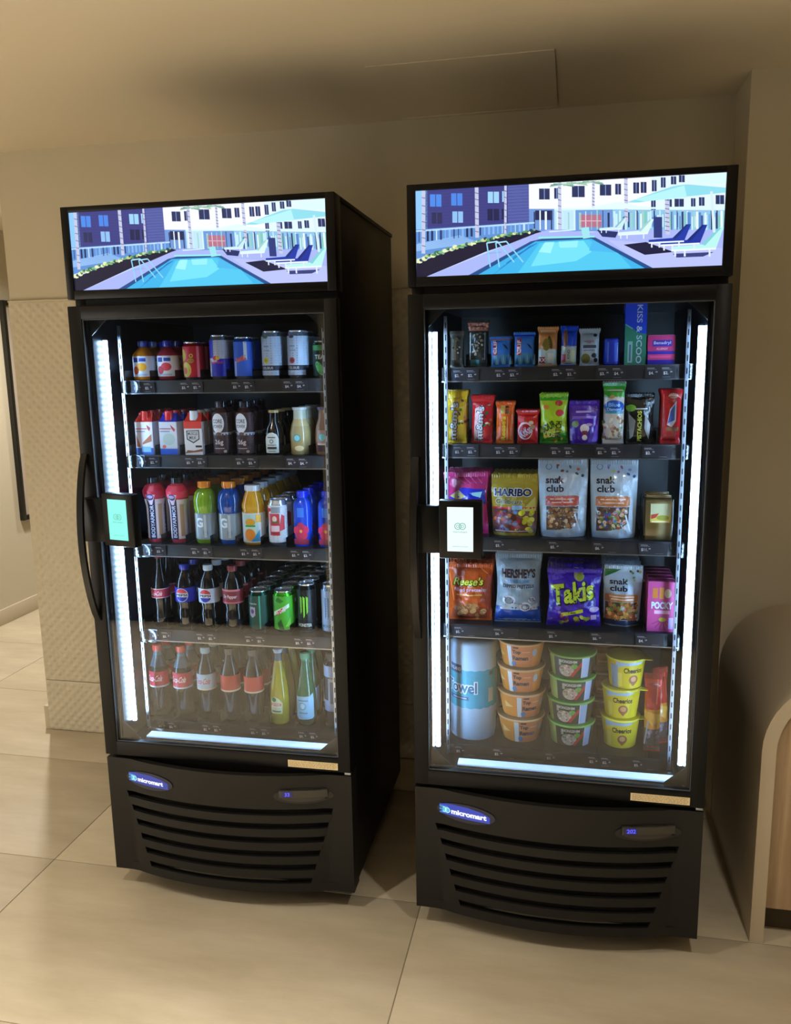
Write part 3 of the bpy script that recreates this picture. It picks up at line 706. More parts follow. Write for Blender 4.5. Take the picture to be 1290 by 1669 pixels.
def Ldrinks():
    zs = ZS['L']; fr = FL
    # ---- shelf 1
    z = zs[0]; pj = [(.026, 0), (.031, .004), (.0325, .012), (.0325, .070), (.030, .080), (.018, .093), (.0125, .098), (.0125, .112)]
    def mk(cap_r, label, c1, fruit, fruit2, bodyc):
        def pn(p, r):
            full(p, .012, .072, '#dfe6f2', r); p.rect(-.022, -.004, .054, .067, '#1f3fa8', 1); p.rect(0, .020, .056, .066, '#2a4cb4', 1)
            p.text('Dole', 0.002, .0615, .008, '#ffffff', L=2) if False else None
            p.ell(.006, .040, .016, .012, fruit, 1); p.ell(-.012, .030, .011, .012, fruit2, 1.5); p.rect(-.02, .022, .014, .020, '#b8c4dc', 1)
        return bottle('juice_bottle', label, pj, bodyc, '#1a22a8', pn, capr=.014)
    lane(mk(0, 'small orange juice bottle with dark blue cap, far left of top drinks shelf', 0, '#f2b432', '#c8542a', '#c87818'), fr, .111, YF+.033, z, 3, .068, 'blue-capped juice bottles', 'orange juice bottle with blue cap on top shelf')
    lane(mk(0, 'small red juice bottle with dark blue cap, second on top drinks shelf', 0, '#e0485a', '#c02840', '#a03040'), fr, .190, YF+.033, z, 3, .068, 'blue-capped juice bottles', 'red juice bottle with blue cap on top shelf')
    def w1(p, r):
        a, b = can_wrap(.110); full(p, a, b, '#c0182c', r); p.ell(-.012, .030, .017, .022, '#b8b040', 1); p.ell(-.014, .027, .006, .010, '#c83030', 2)
        p.ell(-.022, .072, .011, .018, '#c0b448', 1); p.ring(.006, .070, .003, .006, '#c8b850', 1); p.ell(.004, .056, .010, .007, '#a09038', 1); p.rect(.022, .030, a, b, '#f07888', 1)
    lane(can('soda_can', 'short red soda can with green fruit artwork on top shelf', .0300, .110, '#c0182c', w1), fr, .271, YF+.03, z, 2, .062, 'cans on the top drinks shelf', 'red fruit soda can')
    def w2(p, r):
        a, b = can_wrap(.128); full(p, a, b, '#b9c0d2', r); p.rect(-PI*r, -.008, .062, b, '#1a1fb8', 1); p.rect(.002, PI*r*.8, a, .060, '#1418b0', 1); p.rect(-.018, .016, a, .050, '#1418b0', 1)
        p.ell(-.002, .062, .010, .006, '#c83040', 2); p.ell(.004, .062, .006, .006, '#e8b830', 3); p.text('Red Bull', 0, .050, .008, '#d83848', L=3)
    lane(can('energy_drink_can', 'slim silver and dark blue energy drink can on top shelf', .0285, .128, '#9aa2b8', w2), fr, .355, YF+.0285, z, 2, .06, 'cans on the top drinks shelf', 'silver and dark blue energy can')
    def w3(p, r):
        a, b = can_wrap(.121); full(p, a, b, '#2f62d8', r); p.poly([(-.02, .045), (.018, .058), (.018, .075), (-.002, .062)], '#c86a6a', 1); p.rect(.010, .020, .055, b, '#c8d8e8', 1); p.rect(-.022, -.014, a, .052, '#a8bce8', 1)
        p.text('Red Bull', 0, .058, .007, '#e05060', L=3)
    lane(can('energy_drink_can', 'slim bright blue energy drink can on top shelf', .0285, .121, '#2f62d8', w3), fr, .429, YF+.0285, z, 2, .06, 'cans on the top drinks shelf', 'bright blue energy can')
    def mkw(fruit, leaf, dark, label, short, x):
        def w(p, r):
            a, b = can_wrap(.136); full(p, a, b, '#b4c6de', r); full(p, a+.014, a+.028, '#20283c', r, 1); p.ell(-.010, .118, .008, .004, leaf, 1); p.ell(-.010, .052, .009, .009, fruit, 1); p.ell(-.010, .052, .005, .004, dark, 2)
            p.text('celsius', -.008, .092, .006, '#5a6c88', L=1) if False else None
            p.text('CELSIUS', -.006, a+.021, .007, '#d0dcf0', L=2); p.rect(-.016, .0, .090, .094, '#8098b4', 1); p.rect(-.016, .002, .078, .082, '#8fa4c0', 1)
        lane(can('energy_drink_can', label, .0300, .136, '#b4c6de', w), fr, x, YF+.03, z, 3, .063, 'tall white energy cans', short)
    mkw('#c8c838', '#4f8a58', '#8a9a20', 'tall white can with green citrus print, top shelf', 'tall white citrus can', .516)
    mkw('#b04858', '#4a3050', '#602038', 'tall white can with red berry print, top shelf', 'tall white berry can', .594)
    def w4(p, r):
        a, b = can_wrap(.105); full(p, a, b, '#10281c', r); full(p, .078, b, '#3f9a5c', r, 1); p.ell(-.002, .028, .010, .022, '#5ab86c', 1, .5); p.text('TEA', -.002, .060, .012, '#d8e8e0', L=2)
    lane(can('tea_can', 'dark green can with leaf print, right end of top drinks shelf', .0280, .105, '#1a5a38', w4), fr, .668, YF+.028, z, 3, .06, 'cans on the top drinks shelf', 'dark green leaf-print can')
    # ---- shelf 2
    z = zs[1]
    def carton(label, short, x, top, cap, pn):
        r = empty('shake_carton'); tag(r, label, 'carton'); b = MB(); w, d = .028, .024; h = .098
        vs = []
        for (ww, dd, zz) in ((w, d, 0), (w, d, h), (w*.80, d*.25, h+.020), (w*.80, d*.20, h+.026)):
            vs += [(-ww, -dd, zz), (ww, -dd, zz), (ww, dd, zz), (-ww, dd, zz)]
        fs = [(0, 3, 2, 1), (12, 13, 14, 15)]; b.add(vs, fs, GLOSS, top)
        for i, cc in ((0, '#e6e2ea'), (1, top), (2, top)): b.add(vs, [(i*4+k, i*4+(k+1) % 4, i*4+4+(k+1) % 4, i*4+4+k) for k in range(4)], GLOSS, cc)
        b.build('carton_body', r, 20)
        b = MB(); b.lathe([(.0125, h+.004), (.0130, h+.008), (.0125, h+.030), (.0115, h+.032)], GLOSS, cap, 18, 0, -.011); b.build('cap', r)
        p = Paint(lambda u, v, hh: (u, -.024-hh, v), None); pn(p); p.build('label', r)
        lane(r, fr, x, YF+.024, z, 4, .052, 'protein shake cartons', short)
    def pc1(p):
        p.rect(-.028, .028, 0, .020, '#2a62c0', 0); p.rect(-.028, .028, .020, .098, '#ddd8e2', 0); p.rect(-.026, .010, .076, .079, '#c06068', 1); p.rect(-.026, .004, .068, .071, '#8090a8', 1)
        p.poly([(-.026, .062), (-.014, .030), (-.014, .022), (-.026, .024)], '#a8603c', 1); p.poly([(-.006, .036), (.024, .062), (.024, .040), (-.006, .030)], '#b0683c', 1); p.rect(-.010, .020, .008, .024, '#7fb8e8', 2); p.poly([(.010, .090), (.022, .080), (.018, .070), (.012, .078)], '#c04850', 1)
    def pc2(p):
        p.rect(-.028, .028, 0, .018, '#2a5cc8', 0); p.rect(-.028, .028, .018, .098, '#d4dce6', 0); p.rect(-.026, .010, .076, .079, '#c06068', 1); p.rect(-.026, .006, .068, .071, '#8090a8', 1); p.ell(.002, .046, .020, .018, '#b8d0cc', 1)
        p.ell(-.014, .024, .006, .005, '#d06858', 2); p.poly([(.008, .090), (.024, .076), (.020, .068), (.012, .078)], '#c84858', 1)
    def pc3(p):
        p.rect(-.028, .028, 0, .098, '#dfe3e8', 0); p.rect(-.028, .028, .078, .098, '#d03a30', 1); p.poly([(-.021, .072), (.020, .074), (.020, .046), (.0, .034), (-.021, .046)], '#3a4048', 1); p.poly([(-.018, .070), (.017, .071), (.017, .048), (.0, .038), (-.018, .048)], '#c8ccd0', 2)
        p.text('MUSCLE', -.001, .063, .009, '#40464e', w=.030, L=3); p.text('MILK', -.001, .051, .009, '#40464e', w=.022, L=3); p.rect(.006, .026, .022, .028, '#303840', 1); p.poly([(-.028, .004), (.028, .010), (.028, .018), (.0, .012), (-.02, .014)], '#8a5a40', 1)
    carton('chocolate shake carton with red cap and blue base, far left of second shelf', 'chocolate shake carton with red cap', .111, '#c83a34', '#d83a34', pc1)
    carton('pale vanilla shake carton with red cap and blue shoulders on second shelf', 'vanilla shake carton with blue shoulders', .189, '#2a34b8', '#d82838', pc2)
    carton('white carton with red shoulders and white cap on second shelf', 'white carton with red shoulders', .269, '#d03a30', '#dce4ea', pc3)
    pp = [(.026, 0), (.0285, .004), (.0290, .050), (.0265, .060), (.0290, .072), (.0295, .110), (.027, .124), (.017, .136), (.0155, .138), (.0155, .152)]
    def mkp(lab, short, x, off):
        def pn(p, r):
            full(p, .004, .124, '#3a2426', r); p.ell(off, .093, .020, .029, '#dfe6f0', 1, n=24); p.text('CORE', off, .099, .012, '#2c3450', w=.030, L=2); p.text('POWER', off, .084, .010, '#2c3450', w=.030, L=2)
            full(p, .058, .066, '#aab6c6', r, 1); p.ell(off+.002, .062, .009, .005, '#6a5048', 2); p.text('26g', off+.002, .036, .018, '#c8c4cc', L=1); p.rect(off-.016, off+.018, .018, .020, '#a8a0a8', 1); p.ell(off+.020, .010, .005, .004, '#b8a8a8', 1)
        lane(bottle('protein_bottle', lab, pp, '#3a2426', '#1c2030', pn, capr=.0175), fr, x, YF+.0295, z, 3, .062, 'dark protein shake bottles', short)
    mkp('dark brown protein bottle with white oval label beside the white carton', 'dark protein bottle by the white cartons', .350, -.003)
    mkp('dark brown protein bottle with white oval label beside the black coffee', 'dark protein bottle by the black coffee', .424, -.006)
    pk = [(.026, 0), (.028, .003), (.029, .060), (.026, .078), (.014, .094), (.0125, .120), (.014, .121), (.014, .128)]
    def pnk(p, r):
        p.poly([(-.022, .006), (.022, .006), (.022, .048), (.016, .060), (.004, .066), (-.008, .064), (-.018, .056), (-.022, .046)], '#d6e2dc', 0)
        p.text('COLD', 0, .054, .007, '#3c443c', w=.022, L=1) if False else None
        p.rect(-.012, .012, .050, .053, '#4a524a', 1); p.ring(0, .040, .004, .006, '#5a645c', 1); p.rect(-.014, .014, .028, .030, '#3c443c', 1); p.rect(-.015, .015, .017, .024, '#343c34', 1); p.rect(-.012, .012, .010, .012, '#6a746a', 1)
    lane(bottle('coffee_bottle', 'black cold brew bottle with arched pale label on second shelf', pk, '#0a0a0c', '#b8a878', pnk, capr=.0145, caph=.008), fr, .512, YF+.029, z, 3, .06, 'glass coffee bottles', 'black cold brew bottle')
    pm = [(.027, 0), (.030, .003), (.0305, .062), (.027, .084), (.020, .104), (.0185, .128), (.0205, .130), (.0205, .136)]
    def pnm(p, r): p.ell(-.002, .050, .009, .010, '#8fd0d8', 0); p.ring(-.002, .050, .0085, .011, '#3a9098', 1); p.rect(-.016, .010, .030, .032, '#a89058', 0); p.ell(.004, .020, .014, .008, '#d8c898', 0)
    lane(bottle('coffee_bottle', 'creamy tan glass coffee bottle with silver lid on second shelf', pm, '#b8a878', '#c0c6c4', pnm, capr=.0215, caph=.008, cols=['#a89868']*3+['#b8a878', '#b8bca8', '#9aa8a8', '#c8ccc8']), fr, .592, YF+.031, z, 3, .065, 'glass coffee bottles', 'creamy tan coffee bottle')
    def pnn(p, r): p.ell(-.002, .052, .009, .010, '#6fd0d8', 1); p.rect(-.02, .02, .03, .072, '#a88a80', 0); p.rect(-.018, .018, .010, .028, '#3a2430', 1); p.rect(-.018, .018, .030, .034, '#d8ccd8', 1)
    lane(bottle('coffee_bottle', 'mocha brown glass coffee bottle, right end of second shelf', pm, '#8a6a58', '#70608a', pnn, capr=.0215, caph=.008), fr, .668, YF+.031, z, 3, .065, 'glass coffee bottles', 'mocha brown coffee bottle')
    # ---- shelf 3
    z = zs[2]
    pb = [(.024, 0), (.026, .006), (.0255, .050), (.026, .110), (.034, .150), (.0345, .160), (.024, .178), (.014, .184), (.013, .195)]
    def mkb(lab, short, x, off, c):
        def pn(p, r):
            full(p, .012, .135, '#d8ccd4', r); p.rect(off-.018, off+.012, .010, .135, '#1a2040', 1); full(p, .140, .176, c, r, 1); p.poly([(off-.020, .150), (off+.014, .150), (off+.002, .118), (off-.008, .118)], '#d0b8cc', 2)
            p.ell(off-.003, .142, .012, .010, '#202a58', 3); p.ell(off-.003, .143, .010, .005, '#a890c0', 4); p.rect(off+.022, off+.040, .02, .12, '#b89878', 1)
            p.text('BODYARMOR', off-.002, .066, .016, '#c8ccec', w=.100, rot=PI/2, L=3)
        lane(bottle('sports_drink_bottle', lab, pb, '#c04050', '#20242c', pn, capr=.0165, caph=.022), fr, x, YF+.0345, z, 4, .071, 'red-shouldered sports drinks', short)
    mkb('red-shouldered sports drink with dark vertical lettering, far left of middle shelf', 'red-shouldered sports bottle in the leftmost lane', .113, .004, '#c02c48')
    mkb('red-shouldered sports drink next to the lime green sports bottle', 'red-shouldered sports bottle beside the lime lane', .190, -.002, '#d83050')
    pg = [(.030, 0), (.034, .008), (.034, .090), (.032, .098), (.036, .106), (.0365, .135), (.031, .155), (.021, .166), (.017, .168), (.017, .185)]
    def mkg(lab, short, x, c):
        def pn(p, r): full(p, .014, .094, '#8fa0ac', r); p.text('G', -.010, .066, .030, '#dff0f8', bold=.04, L=1); p.rect(.006, .014, .02, .09, '#c0ccd4', 1); p.rect(-.024, -.018, .016, .092, '#d0e4ec', 1); p.ell(.010, .035, .008, .012, '#708894', 1)
        lane(bottle('sports_drink_bottle', lab, pg, c, '#e08a28', pn, capr=.0205, caph=.020), fr, x, YF+.0365, z, 6, .074, 'orange-capped sports drinks', short)
    mkg('lime green sports drink with orange cap on middle shelf', 'lime green sports bottle with orange cap', .279, '#78a020')
    mkg('deep blue sports drink with orange cap on middle shelf', 'deep blue sports bottle with orange cap', .357, '#1448a0')
    po = [(.030, 0), (.034, .006), (.0345, .100), (.033, .106), (.0355, .112), (.035, .122), (.026, .150), (.0205, .162), (.0205, .176)]
    def pno(p, r):
        full(p, .008, .098, '#d8dce0', r); p.rect(-.022, .026, .010, .094, '#b8d8d0', 1); p.ell(0, .070, .016, .012, '#e0a020', 2); p.text('Simply', 0, .062, .009, '#2a9040', L=3) if False else None
        p.rect(-.016, .016, .056, .062, '#3aa050', 3); p.ell(-.002, .032, .018, .019, '#e88a1c', 2); p.poly([(.002, .012), (.030, .012), (.030, .048)], '#2a90b8', 2.5); p.rect(.018, .036, .070, .094, '#e8b840', 1.5)
    lane(bottle('juice_bottle', 'yellow orange juice bottle with white cap on middle shelf', po, '#d09a20', '#d4e0ec', pno, capr=.0235, caph=.018), fr, .433, YF+.0355, z, 6, .072, 'white-capped juice bottles', 'yellow juice bottle with white cap')
    def w5(p, r):
        a, b = can_wrap(.138); full(p, a, b, '#d8e0e8', r); p.poly([(-.026, .040), (-.022, b-.02), (.010, b-.008), (-.030, b-.008)], '#c82838', 1); p.poly([(.010, .044), (.020, .096), (.030, .090), (.030, .050)], '#d03040', 1); p.rect(-.018, .014, .032, .098, '#d03844', 1); p.rect(-.012, .016, .100, .118, '#98a0a8', 2)
        p.ell(-.001, .082, .007, .009, '#e8d8c8', 2); p.rect(-.012, .012, .070, .075, '#5a7848', 3); p.rect(-.013, .013, .044, .062, '#f0d0d8', 2); p.rect(-.014, .010, .036, .042, '#b02030', 3)
    lane(can('juice_can', 'tall red and white fruit drink can beside the blue water bottles', .0290, .138, '#d8e0e8', w5), fr, .512, YF+.029, z, 3, .062, 'tall fruit drink cans', 'tall red and white fruit can')
    pf = [(.025, 0), (.0265, .006), (.0265, .118), (.024, .132), (.013, .144), (.012, .146), (.012, .160)]
    def mkf(lab, short, x):
        def pn(p, r):
            for k in range(5):
                a = 2*PI*k/5+.4; p.ell(.0+.011*math.cos(a), .045+.014*math.sin(a), .011, .013, '#c02850' if k % 2 else '#d83060', .3+.1*k)
            p.ell(0, .046, .004, .005, '#e8b040', 2); p.rect(-.02, .02, .006, .022, '#b03058', .2); p.rect(-.010, .010, .088, .116, '#3a80e8', 0)
        r = bottle('water_bottle', lab, pf, '#1c46c8', '#1830d8', pn, capr=.0165, caph=.020, sq=.55)
        for c in bpy.data.objects:
            pass
        lane(r, fr, x, YF+.032, z, 4, .060, 'square blue water bottles', short)
    mkf('square blue water bottle with pink flower beside the red and white can', 'square blue water bottle beside the can lane', .590)
    mkf('square blue water bottle with pink flower, right end of middle shelf', 'square blue water bottle in the rightmost lane', .666)
    # ---- shelf 4
    z = zs[3]
    pt = [(.024, 0), (.028, .005), (.0285, .030), (.026, .060), (.0285, .085), (.029, .118), (.025, .140), (.014, .185), (.012, .205), (.0125, .222)]
    def pnt(p, r): full(p, .094, .124, '#c83848', r); p.rect(-.05, .05, .122, .124, '#f0d8d8', 1); p.rect(-.05, .05, .094, .096, '#f0d8d8', 1); p.text('Coca-Cola', -.002, .109, .014, '#f4dcdc', w=.040, shear=.3, L=1)
    lane(bottle('soda_bottle', 'tall dark cola glass bottle with narrow red band, far left of fourth shelf', pt, '#12100f', '#8a1a20', pnt, capr=.0135, caph=.006), fr, .114, YF+.029, z, 3, .06, 'bottled sodas on the fourth shelf', 'tall dark cola glass bottle')
    ps = [(.024, 0), (.030, .004), (.032, .012), (.0315, .050), (.0285, .066), (.0325, .084), (.033, .128), (.029, .150), (.016, .178), (.0125, .184), (.0125, .196)]
    def mks(lab, short, x, capc, lc, kind):
        def pn(p, r):
            full(p, .084, .130, lc, r)
            if kind == 'p':
                p.ell(0, .107, .021, .0215, '#e8eef8', 1, n=26)
                p.ell(0, .109, .0185, .0180, '#d83a40', 2, a0=.25, a1=PI-.25, n=14); p.ell(0, .105, .0185, .0180, '#1c28a8', 2, a0=PI+.25, a1=2*PI-.25, n=14)
                p.text('PEPSI', 0, .107, .0075, '#141828', w=.036, bold=.03, L=3)
            else:
                p.rect(-.034, .034, .124, .130, '#e08088', 1); p.text('Dr Pepper', 0, .106, .014, '#f0e4e8', w=.046, shear=.2, L=1); p.rect(-.05, .05, .086, .090, '#d87880', 1)
        lane(bottle('soda_bottle', lab, ps, '#100c0c', capc, pn, capr=.0145), fr, x, YF+.033, z, 4, .068, 'bottled sodas on the fourth shelf', short)
    mks('dark cola bottle with blue label and blue cap on fourth shelf', 'blue-labelled cola bottle', .197, '#2030b0', '#1c22b8', 'p')
    mks('dark cola bottle with white label and white cap on fourth shelf', 'white-labelled cola bottle', .275, '#c8dcec', '#c4d4e8', 'p')
    mks('dark soda bottle with maroon label and maroon cap on fourth shelf', 'maroon-labelled soda bottle', .355, '#8a2838', '#8c2434', 'd')
    def w6(p, r):
        a, b = can_wrap(.128); full(p, a, b, '#0e4a38', r); p.poly([(-.022, .078), (-.002, .078), (-.002, .052), (-.012, .044), (-.022, .052)], '#b8a8c0', 1); p.ell(-.012, .064, .006, .008, '#5a4878', 2); p.rect(.010, .014, a, b, '#4ab894', 1); p.text('Canada Dry', -.010, .088, .006, '#d8e8d8', w=.026, L=1)
    lane(can('soda_can', 'dark green ginger ale can on fourth shelf', .0325, .128, '#0e4a38', w6), fr, .438, YF+.0325, z, 6, .067, 'soda cans on the fourth shelf', 'dark green ginger ale can')
    def w7(p, r):
        a, b = can_wrap(.130); full(p, a, b, '#4cba28', r); p.poly([(-.030, .050), (-.030, .062), (.026, .092), (.026, .080)], '#e8f4e0', 1); p.poly([(-.018, .052), (-.014, .066), (.006, .080), (.004, .064)], '#c83838', 2); p.poly([(-.006, a), (.010, a), (.0, .044), (-.012, .030)], '#1c6820', 1); p.poly([(-.02, .1), (-.008, .112), (.01, .10), (.0, .094)], '#2c8028', 1); p.poly([(.012, .02), (.03, .05), (.03, .02)], '#8ae048', 1)
        p.text('Mtn Dew', -.004, .068, .012, '#f8fff0', w=.040, rot=.35, L=3)
    lane(can('soda_can', 'bright lime green soda can with red slash on fourth shelf', .0325, .130, '#4cba28', w7), fr, .518, YF+.0325, z, 6, .067, 'soda cans on the fourth shelf', 'bright lime green soda can')
    def w8(p, r):
        a, b = can_wrap(.155); full(p, a, b, '#0c0e10', r)
        for k in (-1, 0, 1): p.poly([(k*.0095-.0035, .118), (k*.0095+.0030, .114), (k*.0095+.0018, .058+abs(k)*.012), (k*.0095-.0024, .050+abs(k)*.012)], '#86d838', 1)
        p.text('MONSTER', 0, .028, .010, '#e8f0e8', w=.044, L=1)
    lane(can('energy_drink_can', 'tall black energy can with green claw marks on fourth shelf', .0285, .155, '#16181a', w8), fr, .592, YF+.0285, z, 6, .060, 'tall energy cans on the fourth shelf', 'tall black energy can with green claws')
    def w9(p, r):
        a, b = can_wrap(.155); full(p, a, b, '#aac4e4', r)
        for k in (-1, 0, 1): p.poly([(k*.0095-.0030, .118), (k*.0095+.0026, .114), (k*.0095+.0014, .058), (k*.0095-.0020, .050)], '#6c84a8', 1)
        p.text('MONSTER', 0, .028, .009, '#6078a0', w=.044, L=1)
    lane(can('energy_drink_can', 'tall pale silver-white energy can, right end of fourth shelf', .0285, .155, '#a8c0e0', w9), fr, .668, YF+.0285, z, 5, .060, 'tall energy cans on the fourth shelf', 'tall pale white energy can')
    # ---- shelf 5
    z = zs[4]
    pc = [(.025, 0), (.030, .006), (.0305, .030), (.0275, .066), (.0305, .086), (.031, .145), (.027, .165), (.015, .200), (.0125, .212), (.0125, .228)]
    def mkc(lab, short, x, capc, lc, tc, body='#13100e', clear=False, red=False):
        def pn(p, r):
            full(p, .098, .150, lc, r); p.rect(-PI*r, PI*r, .098, .103, '#dccab0' if red or not clear else '#c8d4de', 1)
            if not red: p.text('Coca-Cola', -.002, .128, .020, tc, w=.052, shear=.3, bold=.02, L=1)
        cols = None
        if clear: cols = ['#1c1a1a']*6+['#3c5664', '#4c6c7c', '#5a7888']
        lane(bottle('soda_bottle', lab, pc, body, capc, pn, capr=.0145, caph=.020, cols=cols), fr, x, YF+.031, z, 3, .064, 'cola bottles on the bottom shelf', short)
    mkc('cola bottle with red cap and red script label, far left of bottom shelf', 'red-capped cola bottle in the leftmost lane', .087, '#d83034', '#c83048', '#f8d8e0', clear=True)
    mkc('cola bottle with red cap and red script label, second on bottom shelf', 'red-capped cola bottle in the second lane', .168, '#d83034', '#c83040', '#f8dce0', clear=True)
    mkc('dark cola bottle with pale silver label and grey cap on bottom shelf', 'silver-labelled cola bottle', .250, '#9ac0cc', '#a8bccc', '#c05060')
    mkc('dark cola bottle with plain red band beside the silver-labelled bottle', 'plain red-banded cola bottle next to the silver-label lane', .330, '#2a2c30', '#c03a2c', '#ffffff', red=True)
    mkc('dark cola bottle with plain red band beside the yellow soda bottle', 'plain red-banded cola bottle next to the yellow lane', .408, '#2a2c30', '#c03a2c', '#ffffff', red=True)
    py_ = [(.026, 0), (.030, .005), (.030, .085), (.027, .120), (.017, .180), (.012, .202), (.012, .226), (.0135, .228), (.0135, .238)]
    def pny(p, r): p.poly([(-.024, .036), (.016, .036), (.018, .070), (.006, .086), (-.008, .092), (-.022, .084)], '#c8d8b0', 0); p.ell(-.010, .082, .008, .007, '#4a8a48', 1); p.rect(-.023, .014, .062, .070, '#c87858', 1); p.rect(-.022, .014, .056, .061, '#e0dcd0', 1.5); p.rect(-.018, .012, .042, .046, '#4a6a58', 1); p.text('Jarritos', -.004, .066, .008, '#f8f0e0', L=2)
    lane(bottle('soda_bottle', 'yellow glass soda bottle with pale cap on bottom shelf', py_, '#a8a018', '#a8bcdc', pny, capr=.0145, caph=.007, cols=['#a09818']*4+['#98901c', '#4a6070', '#587084', '#c0d0e0']), fr, .492, YF+.030, z, 4, .062, 'glass bottles on the bottom shelf', 'yellow glass soda bottle')
    pe = [(.026, 0), (.031, .008), (.0325, .030), (.032, .090), (.027, .125), (.017, .175), (.012, .205), (.012, .226)]
    def pne(p, r): p.poly([(-.028, .030), (-.020, .022), (.028, .024), (.034, .030), (.034, .106), (.020, .098), (-.028, .096)], '#8cc4e0', 0); p.ring(-.004, .066, .010, .012, '#5a8ea8', 1); p.rect(-.018, .014, .082, .086, '#4f86a0', 1); p.rect(-.016, .012, .042, .046, '#5a90ac', 1); p.ell(-.004, .066, .006, .008, '#b4dcec', 1.2)
    lane(bottle('water_bottle', 'green glass sparkling water bottle with pale blue label on bottom shelf', pe, '#1c5a38', '#2a9a78', pne, capr=.0150, caph=.020, cols=['#2a4030']*3+['#1c5a38', '#1f6040', '#20684a', '#3a8068']), fr, .578, YF+.0325, z, 3, .067, 'glass bottles on the bottom shelf', 'green glass sparkling water bottle')
    pv = [(.026, 0), (.029, .006), (.0295, .080), (.029, .165), (.0285, .200), (.025, .214), (.020, .218), (.020, .232)]
    def pnv(p, r): full(p, .165, .200, '#9ab8e4', r); full(p, .055, .090, '#7f96bc', r); p.rect(-.010, .014, .06, .16, '#9aa8c0', 0); p.rect(-.004, .006, .08, .15, '#5c6c88', 1)
    lane(bottle('water_bottle', 'tall clear water bottle with blue-white bands, right end of bottom shelf', pv, '#6a7488', '#30405c', pnv, m=CLEARB, capr=.0220, caph=.020, liquid=([(.022, .006), (.026, .010), (.026, .195), (.02, .20)], '#4c5668')), fr, .668, YF+.030, z, 3, .062, 'clear water bottles', 'tall clear water bottle')
Ldrinks()

# ------------------------------------------------------------------ bags, bars and boxes
def sst(a, b, x): t = min(max((x-a)/(b-a), 0), 1); return t*t*(3-2*t)
def pouch(name, label, cat, w, h, t, col, paint, kind='bag', m=None, sealcol=None, lean=.0, flare=.0, back=None):
    r = empty(name); tag(r, label, cat); m = m or FOIL
    def hw(v):
        n = v/h
        if kind == 'bar': return w/2*(.86+.14*sst(.82, .97, n)+.06*(1-sst(.0, .1, n)))
        if kind == 'stand': return w/2*(.93+.07*sst(.05, .9, n)-.05*(1-sst(0, .06, n)))
        return w/2*(1-.10*max(0, math.sin(PI*min(max(n, 0), 1)))**1.2)
    def g(n):
        if kind == 'stand': return (.80+.2*math.sin(PI*min(n*1.6, 1)))*(1-sst(.55, .93, n)) if n > .0 else .80
        if kind == 'bar': return max(0, math.sin(PI*min(max((n-.06)/.80, 0), 1)))**.45
        return max(0, math.sin(PI*min(max((n-.04)/.88, 0), 1)))**.6
    def y(u, v):
        n = v/h; q = max(0, 1-abs(u/hw(v))**2.4)
        s = t/2*q*g(n); s += .06*t*q*math.sin(u*150+v*60)*math.cos(v*120-u*40)*g(n)
        return max(s, .0006)
    nx, nz = 18, 26; b = MB(); vs = []
    for side in (-1, 1):
        for j in range(nz+1):
            v = h*j/nz
            for i in range(nx+1):
                u = (-1+2*i/nx)*hw(v)*.9999
                vs.append((u, side*y(u, v), v+(0.0015*((i % 2)*2-1) if j == nz else 0)))
    K = (nz+1)*(nx+1); wd = nx+1; fs = []
    for j in range(nz):
        for i in range(nx): q = j*wd+i; fs += [(q, q+1, q+1+wd, q+wd), (K+q+wd, K+q+1+wd, K+q+1, K+q)]
    for i in range(nx): fs.append((i+1, i, K+i, K+i+1)); q = nz*wd+i; fs.append((q, q+1, K+q+1, K+q))
    for j in range(nz): q = j*wd; fs.append((q+wd, q, K+q, K+q+wd)[::-1]); q += nx; fs.append((q, q+wd, K+q+wd, K+q)[::-1])
    b.add(vs, fs, m, col); b.build('wrapper', r, 60)
    # crimped seal
    b = MB(); n = 40; vs = []; z0, z1 = h*.93, h*.985; ww = hw(h)*.985
    for k in range(n+1):
        x = -ww+2*ww*k/n; yy = -.0022-.0009*(k % 2); vs += [(x, yy, z0), (x, yy, z1), (x, -yy, z0), (x, -yy, z1)]
    fs = []
    for k in range(n): q = 4*k; fs += [(q, q+4, q+5, q+1), (q+3, q+7, q+6, q+2), (q+1, q+5, q+7, q+3)]
    b.add(vs, fs, m, sealcol or col); b.build('top_seal', r, 0)
    p = Paint(lambda u, v, hh: (u, -(y(min(max(u, -hw(v)), hw(v)), v)+hh), v), max(w/12, .006), .0007, .0003, m); p.hw = hw; p.H = h; p.W = w
    def band(n0, n1, c, L=0, k=.985, n=10):
        P = [(-hw(h*(n0+(n1-n0)*i/n))*k, h*(n0+(n1-n0)*i/n)) for i in range(n+1)]+[(hw(h*(n1+(n0-n1)*i/n))*k, h*(n1+(n0-n1)*i/n)) for i in range(n+1)]
        for i in range(n): p.poly([P[i], P[2*n+1-i], P[2*n-i], P[i+1]], c, L)
    p.band = band; paint(p); p.build('label', r)
    return r
def boxpack(name, label, cat, w, h, d, col, paint, side=None):
    r = empty(name); tag(r, label, cat); b = MB(); b.box(-w/2, w/2, -d/2, d/2, 0, h, PRINT, col, bev=.0012); b.build('carton', r)
    b = MB(); b.box(-w/2+.003, w/2-.003, -d/2+.002, d/2-.002, h, h+.0012, PRINT, side or col); b.build('top_flap', r, 0)
    p = Paint(lambda u, v, hh: (u, -d/2-hh, v), None); paint(p); p.build('label', r); return r

